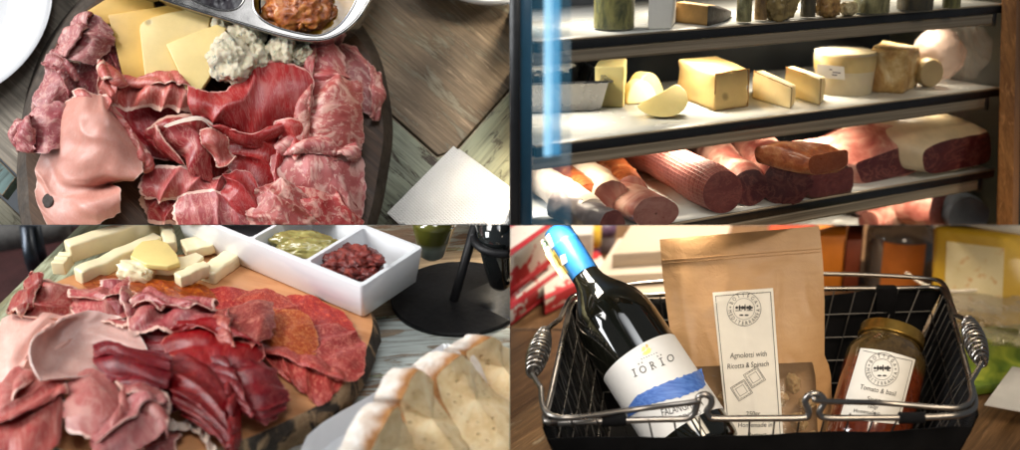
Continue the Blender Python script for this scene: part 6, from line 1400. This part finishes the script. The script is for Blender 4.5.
roll2('grey_sausage', 'grey-skinned sausage lying lowest at the front left', (612,226), (560,205), -96, .015, .014, plain('grey_skin', (.20,.17,.17), .4, .3, 40, .3, coat=.3), cutd, MG, rough_=.0022, seed=12)
g = G(); q = P2.P(592,176,-96); tg = [P2.Q(x, y, q.y-.028) for x, y in ((585,168),(596,164),(602,172),(591,178))]; g.hexa([p+Vector((0,.0006,0)) for p in tg], tg); g.build('paper_tag', P2, wpp, None, 'little white paper tag sticking up from the pale sausage', 'tag')
# lowest shelf
LG = 'meats on the lowest shelf'
roll2('cured_ham', 'pale pink prosciutto leg with a red cut end on the lowest shelf', (941,208), (865,196), -192, .031, .030, pinkf, meat('red_cut_face', (.26,.05,.05), (.36,.10,.09), (.6,.36,.32), .4, 1, .35, .6), LG, seed=13, rough_=.0022, squash=.85)
roll2('wrapped_meat', 'dark blue-grey wrapped meat at the right end of the lowest shelf', (968,216), (940,196), -192, .024, .022, plain('blue_grey_wrap', (.06,.07,.085), .35, .2, 40, .4, coat=.3), plain('blue_grey_end', (.05,.055,.065), .4, .2, 40, .4), LG, seed=14, rough_=.0022)
roll2('meat_piece', 'flat fatty meat piece at the front of the lowest shelf', (868,222), (900,212), -192, .013, .012, pinkf, pinkf, LG, seed=15, rough_=.0022)
# ---------------------------------------------------------------- cut each set-up where the next one begins
bpy.context.view_layer.update()
def cut_all():
    eps = .0002
    for o in list(bpy.data.objects):
        if o.type != 'MESH' or o.name not in PAN: continue
        pn = PAN[o.name]; mw = o.matrix_world.copy()
        co = np.empty(len(o.data.vertices)*3, dtype=np.float32); o.data.vertices.foreach_get('co', co); co = co.reshape(-1,3)
        W = co @ np.array(mw.to_3x3()).T + np.array(mw.translation)
        for ax, sg in ((0, pn.sx), (2, pn.sz)):
            if (W[:,ax]*sg).min() > eps: continue
            if (W[:,ax]*sg).max() < eps:
                bpy.data.objects.remove(o); o = None; break
            nw = Vector((0,0,0)); nw[ax] = -sg; pw = Vector((0,0,0)); pw[ax] = sg*eps
            nl = (mw.to_3x3().transposed() @ nw).normalized(); pl = mw.inverted() @ pw
            bm = bmesh.new(); bm.from_mesh(o.data)
            r = bmesh.ops.bisect_plane(bm, geom=bm.verts[:]+bm.edges[:]+bm.faces[:], plane_co=pl, plane_no=nl, clear_outer=True, dist=1e-6)
            if o.name in CLOSED:
                ed = [e for e in r['geom_cut'] if isinstance(e, bmesh.types.BMEdge) and e.is_boundary]
                if ed:
                    try: bmesh.ops.holes_fill(bm, edges=ed, sides=0)
                    except Exception: pass
            bm.to_mesh(o.data); bm.free()
cut_all()
for o in list(bpy.data.objects):            # an Empty whose parts all fell outside the picture
    if o.type == 'EMPTY' and not o.children: bpy.data.objects.remove(o)

for o in bpy.data.objects:
    if o.get('label') and not 4 <= len(o['label'].split()) <= 16: print('LABELLEN', o.name, len(o['label'].split()), o['label'])
# ---------------------------------------------------------------- camera, lamps, air
cam = bpy.data.cameras.new('camera'); co = bpy.data.objects.new('camera', cam); COL.objects.link(co)
cam.sensor_width = 36; cam.lens = 18/TH; cam.clip_start = .02; cam.clip_end = 100
co.rotation_euler = (R(90), 0, 0)
cam.dof.use_dof = True; cam.dof.focus_distance = 1.42; cam.dof.aperture_fstop = 3.3
scene.camera = co
w = bpy.data.worlds.new('World'); scene.world = w; w.use_nodes = True
w.node_tree.nodes['Background'].inputs[0].default_value = (.85,.92,1,1); w.node_tree.nodes['Background'].inputs[1].default_value = .14
def area(name, loc, target, size, power, col=(1,1,1), spread=180, sy=None):
    l = bpy.data.lights.new(name, 'AREA'); l.energy = power; l.color = col; l.size = size; l.spread = R(spread)
    if sy: l.shape = 'RECTANGLE'; l.size_y = sy
    o = bpy.data.objects.new(name, l); COL.objects.link(o); o.location = loc
    o.rotation_euler = (Vector(target)-Vector(loc)).to_track_quat('-Z', 'Y').to_euler()
    return o
def spot(name, loc, target, ang, power, col=(1,1,1), rad=.05, blend=.4):
    l = bpy.data.lights.new(name, 'SPOT'); l.energy = power; l.color = col; l.spot_size = R(ang); l.spot_blend = blend; l.shadow_soft_size = rad
    o = bpy.data.objects.new(name, l); COL.objects.link(o); o.location = loc
    o.rotation_euler = (Vector(target)-Vector(loc)).to_track_quat('-Z', 'Y').to_euler()
    return o
area('window_light_platter', (-2.2,.35,1.9), (-.20,1.5,.10), 1.3, 5.6, (1,.97,.93), 40)
area('window_light_left', (-2.0,.75,.36), (-.20,1.35,-.12), .8, 4.0, (.95,.98,1), 50)
scene.render.engine = 'CYCLES'
scene.cycles.use_denoising = True
scene.cycles.max_bounces = 8; scene.cycles.transparent_max_bounces = 12
scene.cycles.caustics_reflective = False; scene.cycles.caustics_refractive = False
scene.cycles.sample_clamp_indirect = 4
vs = scene.view_settings; vs.view_transform = 'Standard'; vs.look = 'None'; vs.exposure = 0; vs.gamma = 1
# the cabinet's own lamps: a strip under each shelf behind its steel rail
for k, h in enumerate([192, 96, 0, -96]):
    for fx, q in ((.13,.8), (.40,1.15), (.66,1.0), (.92,.55)):
        a = P2.M @ Vector((LS*fx, .082, h/1000-.006)); b = P2.M @ Vector((LS*fx, .096, h/1000-.096))
        area('shelf_lamp', a, b, .035, (1.6, 1.35, 1.2, 1.2)[k]*.30*q, (1,.86,.66), 130)
spot('basket_lamp', (.12,.5,.45), (.13,1.40,-.17), 23, 10, (1,.82,.60), .16, .5)
spot('basket_lamp', (.52,.5,.45), (.37,1.40,-.17), 23, 23, (1,.82,.60), .16, .5)
area('back_table_fill', (.36,1.85,.75), (.36,2.0,-.25), .5, 8, (1,.86,.68), 110)  # added out of view to brighten the packs behind the basket
area('cabinet_fill', (.75,.45,.75), (.33,1.5,.12), .25, .3, (1,.84,.62), 50)  # added soft fill for the cabinet rails and wooden post
area('front_fill', (-.10,.20,.90), (-.25,1.36,-.13), .8, 1.05, (.96,.98,1), 40)  # added frontal fill for the board and bread, not a window
spot('low_fill', (.32,.35,-.02), (.30,1.5,-.17), 34, 10, (1,.84,.64), .12, .6)  # added low fill to reach the pouch top and the background
spot('low_fill', (1.15,1.1,-.03), (.45,2.0,-.2), 44, 14, (1,.84,.62), .12, .6)  # added fill from the right, out of view, for the packs behind
